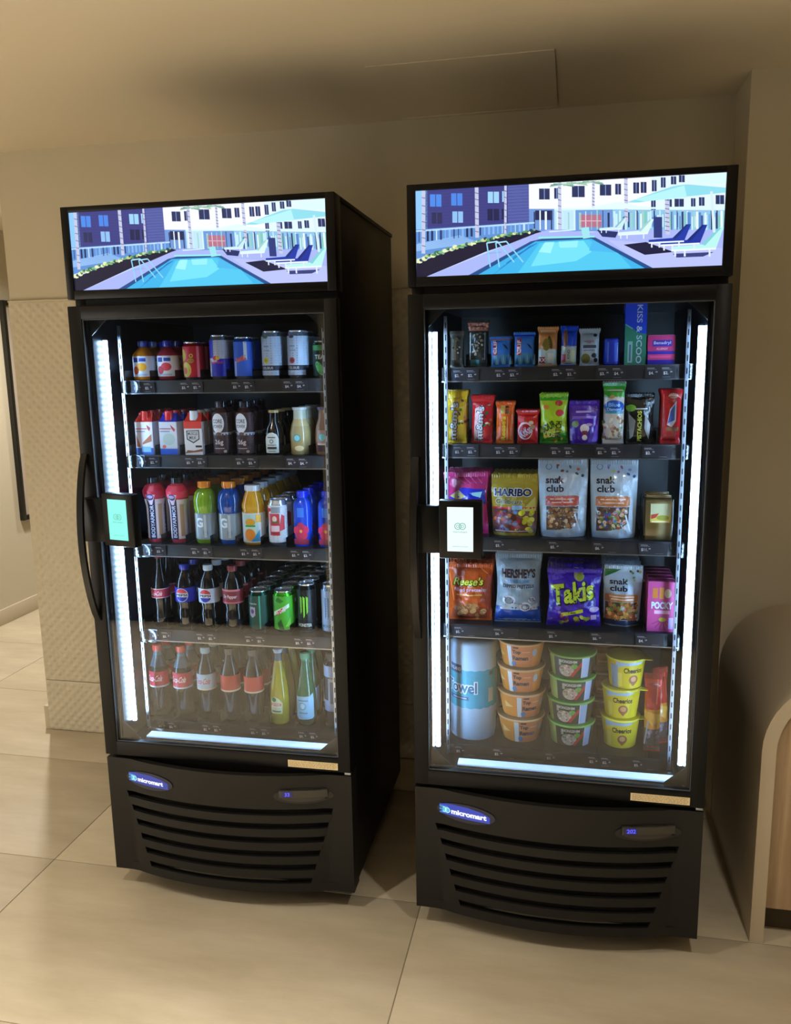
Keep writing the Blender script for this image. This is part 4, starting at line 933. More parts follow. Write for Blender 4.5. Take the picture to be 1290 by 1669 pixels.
def Rsnacks():
    zs = ZS['R']; fr = FR; PB = PRINT
    # ---- shelf 1 : bars
    z = zs[0]; g1 = 'bars standing on the top snack shelf'
    def b0(p): p.band(.1, .9, '#5a5a52', 0); p.rect(-.012, .0, .02, .085, '#a8a89c', 1); p.rect(.004, .012, .02, .08, '#3a3c38', 1); p.blobs(-.014, .014, .02, .08, 14, .003, ['#c8c8bc', '#74705c', '#2c2e2c'], 2, 3)
    lane(pouch('snack_bar', 'narrow silvery nut bar wrapper, far left of top snack shelf', 'snack bar', .040, .097, .022, '#6a675c', b0, 'bar'), fr, .098, YF+.012, z, 2, .026, g1, 'narrow silvery nut bar')
    def b1(p): p.band(.76, .97, '#a86a58', 0); p.band(.04, .76, '#26302e', 0); p.blobs(-.024, .024, .1, .122, 26, .0032, ['#c88878', '#7a4434', '#d8a890'], 1, 4); p.blobs(-.018, .018, .022, .092, 44, .0035, ['#8a8a80', '#40342c', '#b0a898', '#222a2c', '#5c6058'], 1, 5); p.rect(-.022, -.019, .02, .092, '#c8d4d4', 2); p.rect(.018, .020, .02, .092, '#90a0a0', 2); p.rect(-.020, .004, .004, .020, '#3f8088', 2)
    lane(pouch('snack_bar', 'tall see-through nut bar with speckled reddish top on top snack shelf', 'snack bar', .060, .127, .026, '#3a3c38', b1, 'bar'), fr, .156, YF+.014, z, 2, .03, g1, 'tall see-through nut bar')
    def mkclif(lab, sh, x, h, tip):
        def f(p):
            p.band(.05, .40, '#3f8ab8', 0); p.band(.40, .90, '#2f80e0', 0); p.band(.88, .985, tip, 1); p.rect(-.020, -.007, .030, .074 if h > .085 else .068, '#a83040', 1); p.text('CLIF', -.0135, .052, .010, '#e8f0f8', w=.036, rot=PI/2, L=2)
            p.poly([(.006, .062), (.016, .056), (.022, .044), (.014, .05)], '#10305a', 2)
            for k in range(6): p.poly([(-.022+k*.009, .006), (-.018+k*.009, .028+.006*(k % 2)), (-.014+k*.009, .006)], '#6fa8b8' if k % 2 else '#2a5a80', 1)
        lane(pouch('snack_bar', lab, 'snack bar', .058, h, .022, '#2f80e0', f, 'bar'), fr, x, YF+.012, z, 3, .026, g1, sh)
    mkclif('short blue bar with brown top edge beside the speckled nut bar', 'short blue bar with brown top edge', .218, .080, '#7a5048')
    mkclif('blue bar with dark blue top edge beside the orange-topped bar', 'blue bar with dark blue top edge', .280, .090, '#1422a8')
    def b4(p): p.band(.42, .97, '#d08a48', 0); p.band(.03, .44, '#b8ccc4', 0); p.ell(-.004, .056, .010, .016, '#8a7a30', 1); p.ell(.006, .062, .005, .018, '#5a5020', 1, .2); p.rect(-.020, .020, .086, .094, '#e8b080', 1); p.rect(-.022, -.006, .008, .024, '#a02838', 1); p.rect(.0, .016, .006, .034, '#d8e0d8', 1); p.text('RX', -.014, .016, .010, '#e8e8e8', L=2)
    lane(pouch('snack_bar', 'orange-topped bar with pale green lower half on top snack shelf', 'snack bar', .056, .103, .022, '#d08a48', b4, 'bar', sealcol='#d89858'), fr, .342, YF+.012, z, 3, .026, g1, 'orange-topped bar with pale lower half')
    def b5(p): p.band(.48, .97, '#1c48c8', 0); p.band(.03, .50, '#b4c4bc', 0); p.ell(-.010, .072, .006, .024, '#8a6048', 1); p.rect(-.018, -.008, .010, .030, '#b02c48', 1); p.text('KIND', -.001, .030, .007, '#2a4068', rot=PI/2, L=1); p.rect(.006, .016, .010, .040, '#c8d8a8', 1)
    lane(pouch('snack_bar', 'blue-topped nut bar with pale lower half left of the white bag', 'snack bar', .046, .104, .022, '#1c48c8', b5, 'bar'), fr, .397, YF+.012, z, 3, .026, g1, 'blue-topped nut bar')
    def b6(p): p.band(.03, .97, '#a9bcc8', 0); p.text('veggie', -.002, .062, .009, '#9a6070', w=.026, L=1); p.text('Made', -.001, .050, .010, '#40485c', w=.030, L=1) if False else p.rect(-.017, .017, .045, .053, '#46506a', 1); p.rect(-.016, .014, .038, .041, '#7888a0', 1); p.ell(-.010, .018, .012, .013, '#7a7a38', 1); p.ell(.012, .026, .007, .006, '#1c2434', 1); p.ell(.016, .014, .005, .006, '#20283c', 1); p.ell(.014, .078, .005, .004, '#2c3448', 1)
    lane(pouch('snack_bag', 'small white veggie snack bag with pastel lettering on top shelf', 'snack bag', .056, .096, .024, '#b4c4d0', b6, 'bar'), fr, .451, YF+.013, z, 2, .028, g1, 'small white veggie snack bag')
    def b7(p, r): full(p, .003, .066, '#0f34c8', r); p.rect(-.012, -.008, .008, .060, '#4a80f0', 1); p.rect(.006, .016, .010, .058, '#2c5ce0', 1); p.rect(.014, .017, .010, .058, '#a8c8f8', 1); p.text('NIVEA', .004, .034, .008, '#8ab0ff', rot=PI/2, L=2) if False else None
    prb = [(.018, 0), (.0205, .003), (.0205, .066), (.019, .069)]
    lane(bottle('snack_tin', 'small shiny royal blue tube tin left of the tall dental box', prb, '#0f34c8', None, b7), fr, .508, YF+.021, z, 3, .044, g1, 'small royal blue tube tin'); 
    def b8(p):
        p.rect(-.027, .027, 0, .156, '#1c44d0', 0); p.poly([(-.027, 0), (.027, 0), (.027, .078), (.005, .082), (-.010, .096), (-.027, .104)], '#2f8a70', 1); p.line((-.027, .104), (-.008, .092), .003, '#7ab8c8', 2); p.rect(-.019, -.007, .006, .060, '#9cc8c8', 2); p.text('TOUCH', -.013, .033, .005, '#285888', rot=PI/2, L=3) if False else p.rect(-.015, -.011, .010, .052, '#4078a0', 3)
        p.text('FRESH & SCOOP', .010, .076, .016, '#c4d4f0', w=.145, rot=-PI/2, L=3) if False else p.text('KISS & SCOO', .009, .078, .014, '#c4d4f0', w=.148, rot=-PI/2, L=3)
    lane(boxpack('dental_box', 'tall blue and green box with sideways lettering on top snack shelf', 'box', .054, .156, .036, '#1c44d0', b8), fr, .566, YF+.018, z, 2, .04, 'boxes on the top snack shelf', 'tall blue and green box')
    def b9(p): p.rect(-.034, .034, 0, .072, '#c83878', 0); p.rect(-.034, .034, 0, .010, '#2a1a90', 1); p.rect(-.034, .034, .026, .034, '#3028a0', 1); p.rect(-.034, .034, .010, .012, '#2a1a90', 1); p.rect(-.022, .026, .046, .062, '#4030a0', 1); p.text('Benadryl', .002, .054, .010, '#d8d0f4', w=.042, L=2); p.text('ALLERGY', .002, .040, .005, '#f4d0e4', L=1); p.rect(-.028, .024, .017, .022, '#e05088', 1)
    lane(boxpack('medicine_box', 'small pink and purple medicine box, right end of top snack shelf', 'box', .068, .074, .030, '#d04080', b9, '#e080a8'), fr, .631, YF+.015, z, 2, .034, 'boxes on the top snack shelf', 'small pink and purple medicine box')
    # ---- shelf 2
    z = zs[1]; g2 = 'candy packs on the second snack shelf'
    def mm(base, shade):
        def f(p):
            p.band(.04, .96, base, 0); h = p.H
            p.poly([(-.022, h*.04), (-.020, h*.72), (.0, h*.80), (.004, h*.04)], shade, 1)
            p.text("m&m's", -.006, h*.42, .024, '#10203c', w=h*.74, rot=PI/2-.06, bold=.05, L=2); p.text("m&m's", -.006, h*.42, .019, '#dfe6ee', w=h*.70, rot=PI/2-.06, bold=.02, L=3)
            p.blobs(.008, .026, h*.35, h*.85, 10, .0045, ['#d0b040', '#7a3028', '#c89058', '#2c7040', '#e8e0c8'], 2, 7)
        return f
    lane(pouch('candy_pack', 'bright yellow candy pack with sideways white lettering, far left of second shelf', 'candy', .066, .144, .030, '#d8b020', mm('#dcb424', '#c09a1c'), 'bar'), fr, .095, YF+.016, z, 3, .034, g2, 'bright yellow candy pack')
    lane(pouch('candy_pack', 'red candy pack with sideways white lettering on second snack shelf', 'candy', .066, .130, .030, '#c01820', mm('#cc2028', '#e8b8b8'), 'bar'), fr, .167, YF+.018, z, 3, .034, g2, 'red candy pack with sideways lettering')
    def c3(p): p.band(.04, .96, '#e0641c', 0); p.rect(-.012, -.001, .080, .102, '#d0b050', 1); p.rect(.001, .010, .080, .102, '#5a3018', 1); p.text("Reese's", -.004, .040, .013, '#e8d040', w=.066, rot=PI/2, bold=.04, L=2); p.rect(.006, .008, .008, .072, '#f0c890', 1); p.line((.016, .01), (.020, .10), .003, '#f08848', 1)
    lane(pouch('candy_pack', 'orange peanut butter candy pack with yellow sideways script on second shelf', 'candy', .054, .113, .024, '#e0641c', c3, 'bar'), fr, .230, YF+.013, z, 3, .028, g2, 'orange peanut butter candy pack')
    def c4(p): p.band(.04, .96, '#c81c1c', 0); p.ell(-.006, .034, .020, .024, '#f0d8dc', 1); p.ell(-.005, .033, .017, .020, '#b01820', 2); p.text('KitKat', -.004, .032, .022, '#c8d0f0', w=.032, rot=.6, L=3); p.ell(.010, .056, .007, .005, '#d8c098', 2); p.ell(.014, .044, .007, .006, '#a88868', 2); p.rect(-.026, .026, .080, .084, '#e04038', 1)
    lane(pouch('candy_pack', 'short red wafer candy pack with round logo on second snack shelf', 'candy', .064, .090, .024, '#c81c1c', c4, 'bar'), fr, .292, YF+.013, z, 3, .028, g2, 'short red wafer candy pack')
    def c5(p):
        p.band(.04, .96, '#a8c818', 0); p.band(.86, .98, '#3ca828', 1); p.band(.0, .22, '#3c9028', 1); p.ell(.014, .108, .010, .008, '#b83020', 2); p.ell(.016, .082, .011, .009, '#c83828', 2); p.ell(-.020, .098, .008, .006, '#d88030', 2)
        p.text('SOUR', -.014, .046, .020, '#1c4818', w=.040, rot=.5, bold=.03, L=3); p.text('PATCH', .012, .038, .016, '#3c2818', w=.044, rot=PI/2-.1, bold=.03, L=3); p.text('KIDS', -.012, .024, .014, '#e8e070', w=.030, L=3); p.blobs(-.032, .034, .004, .02, 8, .005, ['#d86030', '#e0d040', '#2c7828'], 2, 8)
    lane(pouch('candy_bag', 'lime green and yellow sour candy bag on second snack shelf', 'candy', .076, .134, .034, '#8cc020', c5, 'bag'), fr, .362, YF+.018, z, 3, .037, g2, 'lime green sour candy bag')
    def c6(p): p.band(.04, .96, '#4a20a0', 0); p.rect(-.022, .018, .082, .087, '#c0a8e0', 1); p.text('wildberry', -.001, .069, .010, '#8060c0', w=.060, L=1) if False else p.rect(-.032, .030, .066, .073, '#7c5cc0', 1); p.ell(-.024, .052, .009, .009, '#7a9060', 1); p.ell(.0, .040, .012, .012, '#e0d4d8', 1); p.rect(-.007, .007, .010, .034, '#7a3040', 1.5); p.ell(.0, .016, .007, .007, '#d8ccd0', 2); p.ell(.012, .050, .008, .004, '#b8a0d0', 2); p.rect(-.038, -.032, .008, .04, '#a888e0', 1); p.poly([(.018, .004), (.038, .07), (.034, .004)], '#7c50d0', 1)
    lane(pouch('candy_bag', 'purple candy bag with small pale print on second snack shelf', 'candy', .080, .114, .034, '#4a20a0', c6, 'stand'), fr, .443, YF+.018, z, 2, .037, g2, 'purple candy bag')
    def c7(p): p.band(.74, .98, '#38a030', 0); p.band(.0, .76, '#c4c0b4', 0); p.ell(0, .098, .026, .017, '#2050b0', 1); p.text('Blue', .0, .103, .010, '#88c0f0', w=.030, L=2); p.text('Diamond', .0, .091, .008, '#a8dcf4', w=.036, L=2); p.rect(-.022, .024, .080, .086, '#4098b8', 1.5); p.ell(-.006, .124, .006, .004, '#a87848', 2, .5); p.blobs(-.026, .026, .008, .072, 40, .0052, ['#8a6848', '#d0c0a0', '#68804c', '#a88a68', '#e4dccc', '#b098a8'], 1, 9)
    lane(pouch('nut_bag', 'tall green-topped nut mix bag with blue oval on second shelf', 'snack bag', .060, .163, .030, '#c8c4b8', c7, 'bar', sealcol='#38a030'), fr, .518, YF+.016, z, 2, .034, g2, 'tall green-topped nut mix bag')
    def c8(p): p.band(.04, .96, '#101412', 0); p.ell(-.024, .094, .013, .009, '#68a830', 1); p.text('PISTACHIOS', -.002, .046, .011, '#b8c048', w=.080, rot=PI/2, bold=.03, L=2); p.poly([(-.030, .080), (-.012, .060), (-.018, .02), (-.026, .012)], '#8c9094', 1); p.poly([(.012, .076), (.026, .050), (.022, .010), (.010, .04)], '#9ca0a4', 1); p.rect(-.014, .018, .090, .093, '#c8ccd0', 1); p.poly([(-.018, .126), (.006, .116), (-.012, .124)], '#a0a8b8', 1)
    lane(pouch('nut_bag', 'black pistachio bag with yellow-green sideways lettering on second shelf', 'snack bag', .074, .132, .032, '#101412', c8, 'bag'), fr, .587, YF+.017, z, 2, .036, g2, 'black pistachio bag')
    def c9(p): p.band(.04, .96, '#b01c20', 0); p.text('Twix', .0, .088, .026, '#3a58a0', w=.044, rot=PI/2, bold=.04, L=2) if False else None; p.poly([(-.010, .050), (-.004, .090), (.012, .112), (.012, .060), (.002, .044)], '#c8ccdc', 1); p.poly([(-.008, .054), (-.003, .086), (.008, .104), (.008, .062)], '#4860a8', 2); p.ell(.004, .125, .012, .007, '#d8b8a8', 1); p.rect(-.012, .020, .034, .044, '#8c6040', 2); p.line((-.022, .01), (-.020, .13), .002, '#e06058', 1)
    lane(pouch('candy_pack', 'long glossy red candy pack leaning at right end of second shelf', 'candy', .056, .142, .026, '#b01c20', c9, 'bar'), fr, .663, YF+.015, z, 3, .03, g2, 'long glossy red candy pack', rz=0)
    # ---- shelf 3
    z = zs[2]; g3 = 'snack pouches on the middle shelf'
    def d0(p): p.band(.04, .96, '#c02c70', 0); p.poly([(-.045, .112), (-.01, .135), (.052, .128), (.055, .085), (.0, .10), (-.05, .09)], '#2430c0', 1); p.poly([(-.046, .11), (-.02, .128), (.0, .11), (-.02, .10)], '#c8b878', 2); p.poly([(.01, .120), (.045, .122), (.04, .105), (.02, .112)], '#a8e8f0', 2); p.text('JOLLY', -.0, .07, .022, '#f0e0f0', w=.08, rot=.1, L=2); [p.line((-.03+.02*k, .165), (.0+.015*k, .145), .0015, '#e878a8', 1) for k in range(4)]
    lane(pouch('candy_bag', 'crinkled magenta and blue candy bag behind the payment tablet', 'candy', .128, .176, .050, '#c02c70', d0, 'bag'), fr, .124, YF+.026, z, 3, .054, g3, 'crinkled magenta candy bag')
    def d1(p):
        p.band(.02, .98, '#a89028', 0); p.band(.05, .46, '#6c3a34', 1); p.band(.44, .47, '#c83838', 2)
        p.text('HARIBO', -.004, .121, .024, '#e8ecf0', w=.108, bold=.09, L=2); p.text('HARIBO', -.004, .121, .021, '#14284c', w=.103, bold=.045, L=3)
        p.text('Goldbears', -.014, .096, .016, '#d8d8a0', w=.076, bold=.05, L=2); p.text('Goldbears', -.014, .096, .013, '#2c3c4c', w=.073, bold=.01, L=3)
        p.rect(-.004, .024, .074, .086, '#9cc4e0', 3); p.poly([(.02, .07), (.058, .11), (.06, .07)], '#c8bc58', 2)
        p.blobs(-.055, .015, .014, .070, 30, .0075, ['#4a78a8', '#a02838', '#c86a2c', '#b8a030', '#8a4858', '#50343c'], 3, 11); p.blobs(.02, .05, .012, .07, 12, .009, ['#c8c020', '#a8a018', '#d8d040'], 3.5, 12); p.rect(-.052, .052, .012, .015, '#c8a8a8', 4)
    lane(pouch('candy_bag', 'gold gummy candy bag with dark blue lettering right of the tablet', 'candy', .130, .172, .050, '#a89028', d1, 'stand'), fr, .258, YF+.026, z, 3, .054, g3, 'gold gummy candy bag')
    def snak(banner, nuts, dots, x0=-.058, txt=-.022):
        def f(p):
            w, h = p.W, p.H; p.band(.02, .98, '#aec2d2', 0)
            p.text('snak', txt, h*.735, h*.090, '#14203c', w=.050, bold=.03, L=2); p.text('club', txt, h*.628, h*.090, '#14203c', w=.047, bold=.03, L=2)
            p.poly([(-.048, h*.52), (-.04, h*.535), (.034, h*.535), (.042, h*.52), (.042, h*.42), (.034, h*.405), (-.048, h*.41)], banner, 1); p.rect(-.036, .030, h*.488, h*.502, '#f0d0c0', 2); p.rect(-.032, .026, h*.445, h*.459, '#f0d0c0', 2)
            P = [(-.046, h*.40), (.040, h*.40), (.038, h*.2), (.02, h*.13), (-.01, h*.10), (-.046, h*.09)]; p.poly(P, '#5c4438', 1)
            p.blobs(-.040, .032, h*.13, h*.38, 60, .0060, nuts, 2, 13); p.blobs(-.02, .056, h*.74, h*.93, 9, .0045, dots, 2, 17); p.ring(-.038, h*.90, .006, .009, '#7c94ac', 1, n=12)
            p.line((.044, h*.08), (.030, h*.30), .004, '#dce8f4', 3)
        return f
    lane(pouch('snack_pouch', 'white stand-up nut pouch with red banner on middle shelf', 'snack bag', .134, .215, .056, '#a8bccc', snak('#c0584c', ['#c8a070', '#8a5c38', '#e0c498', '#a87c4c', '#6c4430'], ['#3a5064', '#a86048', '#7c4c44', '#8fae70', '#5c7890']), 'stand'), fr, .392, YF+.029, z, 3, .060, g3, 'white nut pouch with red banner')
    lane(pouch('snack_pouch', 'white stand-up trail mix pouch with orange banner on middle shelf', 'snack bag', .126, .215, .056, '#a0b4c4', snak('#c47a48', ['#c8a070', '#3a589c', '#8c3858', '#5c8c40', '#e0d0b0', '#a86048', '#d8ccc0'], ['#3a5c9c', '#8c90c4', '#a8b850', '#4c5470', '#9c6480']), 'stand'), fr, .526, YF+.029, z, 3, .060, g3, 'white trail mix pouch with orange banner')
    def chz():
        r = empty('cheese_pack'); tag(r, 'tan cheese and cracker pack in clear tray, right end of middle shelf', 'snack pack'); b = MB()
        for k in range(5): b.box(-.034+.001*k, .034, -.022+k*.009, -.0155+k*.009, 0, .105+.003*k, PRINT, ['#b8a468', '#a89058', '#b09c60', '#9c8450', '#a89460'][k], bev=.001)
        b.build('crackers', r); b = MB(); b.box(-.040, .040, -.026, .026, 0, .112, CLEARP, bev=.004); b.build('clear_tray', r)
        p = Paint(lambda u, v, hh: (u, -.0262-hh, v), None); p.rect(-.022, .030, .050, .100, '#b8b890', 0); p.rect(-.022, .030, .048, .068, '#d0b850', 1); p.poly([(-.020, .070), (.0, .074), (-.008, .062), (-.020, .058)], '#b03830', 2); p.ell(.010, .062, .016, .007, '#8c9030', 2); p.rect(-.018, .026, .050, .053, '#e8e0b8', 3); p.build('label', r)
        lane(r, fr, .642, YF+.027, z, 2, .056, g3, 'tan cheese and cracker pack')
    chz()
    # ---- shelf 4
    z = zs[3]; g4 = 'snack bags on the fourth shelf'
    def e0(p):
        p.band(.04, .97, '#c8541c', 0); p.text("Reese's", -.003, .118, .026, '#2c4818', w=.088, shear=.25, bold=.08, L=2); p.text("Reese's", -.003, .119, .022, '#e0e048', w=.082, shear=.25, bold=.02, L=3)
        p.text('filled pretzels', -.002, .094, .014, '#f0c8e0', w=.086, bold=.02, L=2); p.rect(-.038, .034, .078, .082, '#f0b060', 2); p.poly([(-.05, .035), (.0, .058), (.048, .034), (.050, .006), (-.052, .006)], '#a04c30', 1)
        p.blobs(-.040, .042, .010, .050, 16, .0105, ['#c89860', '#b07c48', '#d8b078', '#a8683c'], 2, 21); p.line((-.06, .14), (-.045, .06), .003, '#e88048', 1); p.line((.03, .155), (.05, .14), .002, '#f09858', 1)
    lane(pouch('snack_bag', 'orange peanut butter pretzel bag below the payment tablet', 'snack bag', .132, .168, .054, '#c8541c', e0, 'bag'), fr, .132, YF+.028, z, 3, .058, g4, 'orange pretzel bag')
    def e1(p):
        p.band(.02, .97, '#93a7b4', 0); p.band(.02, .24, '#2050b8', 1); p.poly([(-.05, .045), (-.02, .062), (.03, .048), (.055, .060), (.055, .04), (-.05, .04)], '#c0d0dc', 1.5)
        p.text("HERSHEY'S", 0, .146, .026, '#34202c', w=.094, bold=.05, L=2); p.text('COOKIES & CREME', 0, .124, .008, '#2f84c8', w=.060, bold=.03, L=2); p.text('DIPPED PRETZELS', 0, .110, .010, '#3c3448', w=.086, bold=.03, L=2)
        for (x, v, rr) in ((-.026, .068, .018), (.020, .050, .017), (.038, .07, .010)): p.ring(x, v, rr*.5, rr, '#d0d8e4', 3, n=14, k=.8); p.ring(x, v, rr*.55, rr*.68, '#5c5c70', 4, n=14, k=.8); p.blobs(x-rr, x+rr, v-rr*.6, v+rr*.6, 6, .003, ['#8c7c80', '#3c4460'], 4.5, 5)
        p.rect(-.030, .026, .010, .012, '#a8c8f0', 3)
    lane(pouch('snack_bag', 'silver and blue dipped pretzel bag with dark lettering on fourth shelf', 'snack bag', .132, .202, .056, '#8a9eac', e1, 'bag'), fr, .269, YF+.029, z, 3, .060, g4, 'silver and blue pretzel bag')
    def e2(p):
        p.band(.03, .97, '#3a10a8', 0); p.ell(.012, .146, .014, .015, '#c8b890', 1); p.ell(.014, .142, .009, .009, '#a8b840', 2); p.poly([(-.066, .155), (-.02, .16), (-.03, .14), (-.06, .13)], '#6040c8', 1)
        p.text('Takis', -.004, .098, .062, '#14082c', w=.122, rot=.18, shear=.12, bold=.07, L=3); p.text('Takis', -.006, .100, .056, '#c8dc38', w=.116, rot=.18, shear=.12, bold=.035, L=4)
        p.poly([(-.036, .040), (.022, .054), (.024, .044), (-.036, .030)], '#c8d030', 3); p.text('FUEGO', -.006, .0425, .006, '#3a1088', w=.036, rot=.2, L=4) if False else p.rect(-.016, .004, .040, .045, '#5a6820', 4)
        p.blobs(-.035, .040, .006, .032, 14, .008, ['#b8b838', '#8c9c30', '#a83c50', '#d8d860', '#6c2878'], 2, 31); p.ell(.055, .05, .014, .008, '#b8a8d8', 2); p.blobs(-.065, -.04, .01, .06, 6, .006, ['#5c38c0', '#8060d8'], 2, 33); p.rect(.046, .062, .020, .034, '#c0a8e0', 2); p.line((-.064, .12), (-.05, .10), .006, '#8868e0', 2)
    lane(pouch('chip_bag', 'large purple rolled chip bag with jagged lime lettering on fourth shelf', 'snack bag', .152, .164, .060, '#3a10a8', e2, 'bag'), fr, .425, YF+.022, z, 3, .064, g4, 'large purple chip bag')
    def e3(p):
        snak('#b88048', ['#c88c40', '#a86c30', '#d8a858', '#7c8c40', '#c8b080', '#8c5028'], ['#3a5064', '#5c9068', '#a8a048'], txt=-.012)(p); h = p.H; p.poly([(-.05, h*.98), (.01, h*.98), (-.02, h*.88), (-.05, h*.80)], '#1f6a30', 3); p.band(.02, .10, '#38405c', 3)
        p.blobs(-.042, .04, h*.12, h*.40, 50, .006, ['#c88c40', '#a86c30', '#d8a858', '#7c8c40', '#c05c28', '#8c5028'], 4, 13)
    lane(pouch('snack_pouch', 'white and green snack mix pouch with bowl print beside the purple bag', 'snack bag', .106, .172, .050, '#a8bccc', e3, 'stand'), fr, .556, YF+.050, z, 4, .054, g4, 'white and green snack mix pouch')
    def e4(p): p.rect(-.036, .036, 0, .140, '#c0488c', 0); p.text('NERDS', .0, .106, .022, '#c8782c', w=.054, bold=.04, L=2) if False else (p.rect(-.024, -.010, .094, .122, '#c8782c', 1), p.rect(-.006, .006, .092, .124, '#d08838', 1), p.ell(.016, .108, .009, .013, '#d8c8a8', 1)); p.text('POCKY', .002, .074, .020, '#c4e4f4', w=.056, bold=.04, L=2); p.text('treats', .004, .052, .012, '#e8b8e0', L=2) if False else p.rect(-.018, .022, .050, .060, '#e8b0dc', 2); [p.line((.004, .034), (.004+.030*math.cos(-PI*k/7), .034+.030*math.sin(-PI*k/7)), .0025, '#8c2c68', 1) for k in range(1, 7)]; p.ell(.004, .034, .010, .006, '#b0a838', 2); p.rect(.020, .032, .008, .040, '#b8a0e0', 2)
    lane(boxpack('candy_box', 'pink biscuit stick box, right end of fourth snack shelf', 'box', .070, .140, .032, '#c0488c', e4, '#a03c70'), fr, .658, YF+.018, z, 5, .036, 'pink candy boxes', 'pink biscuit stick box')
    # ---- shelf 5
    z = zs[4]
    def towel():
        r = empty('paper_towel_roll'); tag(r, 'white paper towel roll in turquoise printed wrap on bottom snack shelf', 'paper towels'); b = MB()
        R = .068; H = .300; pr = [(.022, .006), (.024, 0), (R-.006, 0), (R, .006), (R, H-.008), (R-.008, H), (.024, H), (.022, H-.01)]
        b.lathe(pr, PRINT, '#a8c4dc', 40); b.build('roll', r, 50); pf = [(R, 0), (R, H)]; p = Paint(cylmap(pf), .012)
        full(p, .100, .218, '#2fa0bc', R); p.rect(-.075, -.028, .206, .232, '#3a5878', 1); p.text('BRAND', -.048, .219, .011, '#d0e0ec', w=.030, L=2) if False else p.text('KIRKLAND', -.056, .219, .010, '#c8dcec', w=.052, L=2)
        p.text('Towel', -.034, .165, .040, '#d0e8f0', w=.110, bold=.10, L=2); p.text('Towel', -.034, .165, .034, '#1f6c90', w=.104, bold=.02, L=3)
        p.rect(-.075, -.006, .126, .137, '#2c5888', 2); p.rect(-.060, -.012, .130, .133, '#a8d0e8', 3); p.rect(.055, .075, .118, .160, '#a8b8b0', 1); p.rect(.058, .074, .20, .212, '#405058', 1)
        p.build('printed_wrap', r); lane(r, fr, .137, YF+.070, z, 2, .142, 'paper towel rolls', 'paper towel roll in turquoise wrap')
    towel()
    def cup(name, label, cat, r0, r1, h, side, lid, rim, paint, lidname='lid', off=0., tab=False):
        r = empty(name); tag(r, label, cat); b = MB(); pr = [(r0*.9, 0), (r0, .002), (r1, h-.006)]
        b.lathe(pr, PRINT, side, 36); b.build('cup', r, 40)
        b = MB(); b.lathe([(r1*1.0, h-.0065), (r1*1.06, h-.006), (r1*1.07, h-.003), (r1*1.03, h-.0008), (.004, h)], GLOSS, lid, 36, cols=[rim, rim, rim, lid]); lo = b.build(lidname, r, 40)
        if tab: b = MB(); b.box(r1*.75, r1*1.32, -.035, -.012, h-.0035, h-.0015, GLOSS, lid); b.build('pull_tab', r)
        p = Paint(cylmap([(r0, .002), (r1, h-.006)], off), .012); paint(p, r1); p.build('label', r); return r
    WORD = {0: 'topmost', 1: 'second from top', 2: 'third from top', 3: 'bottom one'}
    def stack(fn, n, x, hs, lab, group, dxs, rots):
        for k in range(n):       # k = 0 topmost
            o = fn(k); o['label'] = '%s, %s of its stack' % (lab, WORD[k] if k < n-1 else 'bottom one'); o['group'] = group
            zz = z+sum(hs[k+1:]); place(o, fr, x+dxs[k], YF+.070, zz, rots[k]); STK.append(o)
    STK = []
    def ram(k):
        def f(p, r):
            H = .076; full(p, .003, H-.008, '#d8882c', r); c = -.010 if k < 2 else .022
            p.rect(c-.030, c+.050, .003, H-.008, '#c87848', 1); p.rect(c-.032, c-.018, .003, H-.008, '#d0d8e0', 2)
            p.text('Top', c-.002, .050, .015, '#1c2038', bold=.05, L=3); p.text('Ramen', c+.010, .032, .014, '#1c2038', w=.050, bold=.05, L=3); p.ell(c-.012, .014, .008, .008, '#4878b8', 3); p.rect(c+.016, c+.040, .050, .053, '#e0a080', 3); p.rect(c-.012, c+.004, .062, .067, '#302028', 3); p.ell(c+.056, .048, .008, .012, '#a8b8c8', 3); p.poly([(c-.075, .050), (c-.045, .035), (c-.075, .03)], '#e8c078', 2)
        return cup('ramen_cup', '', 'instant noodles', .053, .066, .0765, '#d8882c', '#8a6a48', '#e8b888', f, 'paper_lid')
    stack(ram, 4, .279, [.0765]*4, 'orange ramen noodle bowl with cream rim', 'orange ramen bowls in a stack', [0, 0, .001, 0], [0, .05, 0, -.1])
    def bowl(k):
        def f(p, r):
            H = .070; full(p, .002, H-.007, '#20281c', r); p.rect(.038, .062, .002, H-.007, '#a8bce0', 1); p.rect(.036, .038, .002, H-.007, '#e8eef4', 1); p.text('NONGSHIM', -.004, .052, .009, '#c8d0c8', w=.050, bold=.03, L=2); p.ell(-.010, .024, .024, .018, '#b8a8a0', 1); p.blobs(-.03, .010, .010, .040, 22, .0035, ['#d8ccc0', '#8c7468', '#c09890', '#6c9048'], 2, 41)
            p.ell(.014, .038, .010, .008, '#5fa83c', 2); p.poly([(.000, .008), (.010, .006), (.036, .040), (.034, .052)], '#b02c20', 2.5); p.rect(-PI*r, -.052, .002, H-.007, '#8ca050', 1); p.rect(-.034, -.026, .038, .056, '#9aa49a', 2)
        return cup('noodle_bowl', '', 'instant noodles', .057, .065, .0695, '#20281c', '#4ca838' if k == 0 else '#3c8030', '#8cc868', f, 'lid')
    stack(bowl, 4, .425, [.0695]*4, 'dark noodle soup bowl with green lid', 'green-lidded noodle bowls in a stack', [0, 0, -.002, .001], [-.12, .08, -.15, .05])
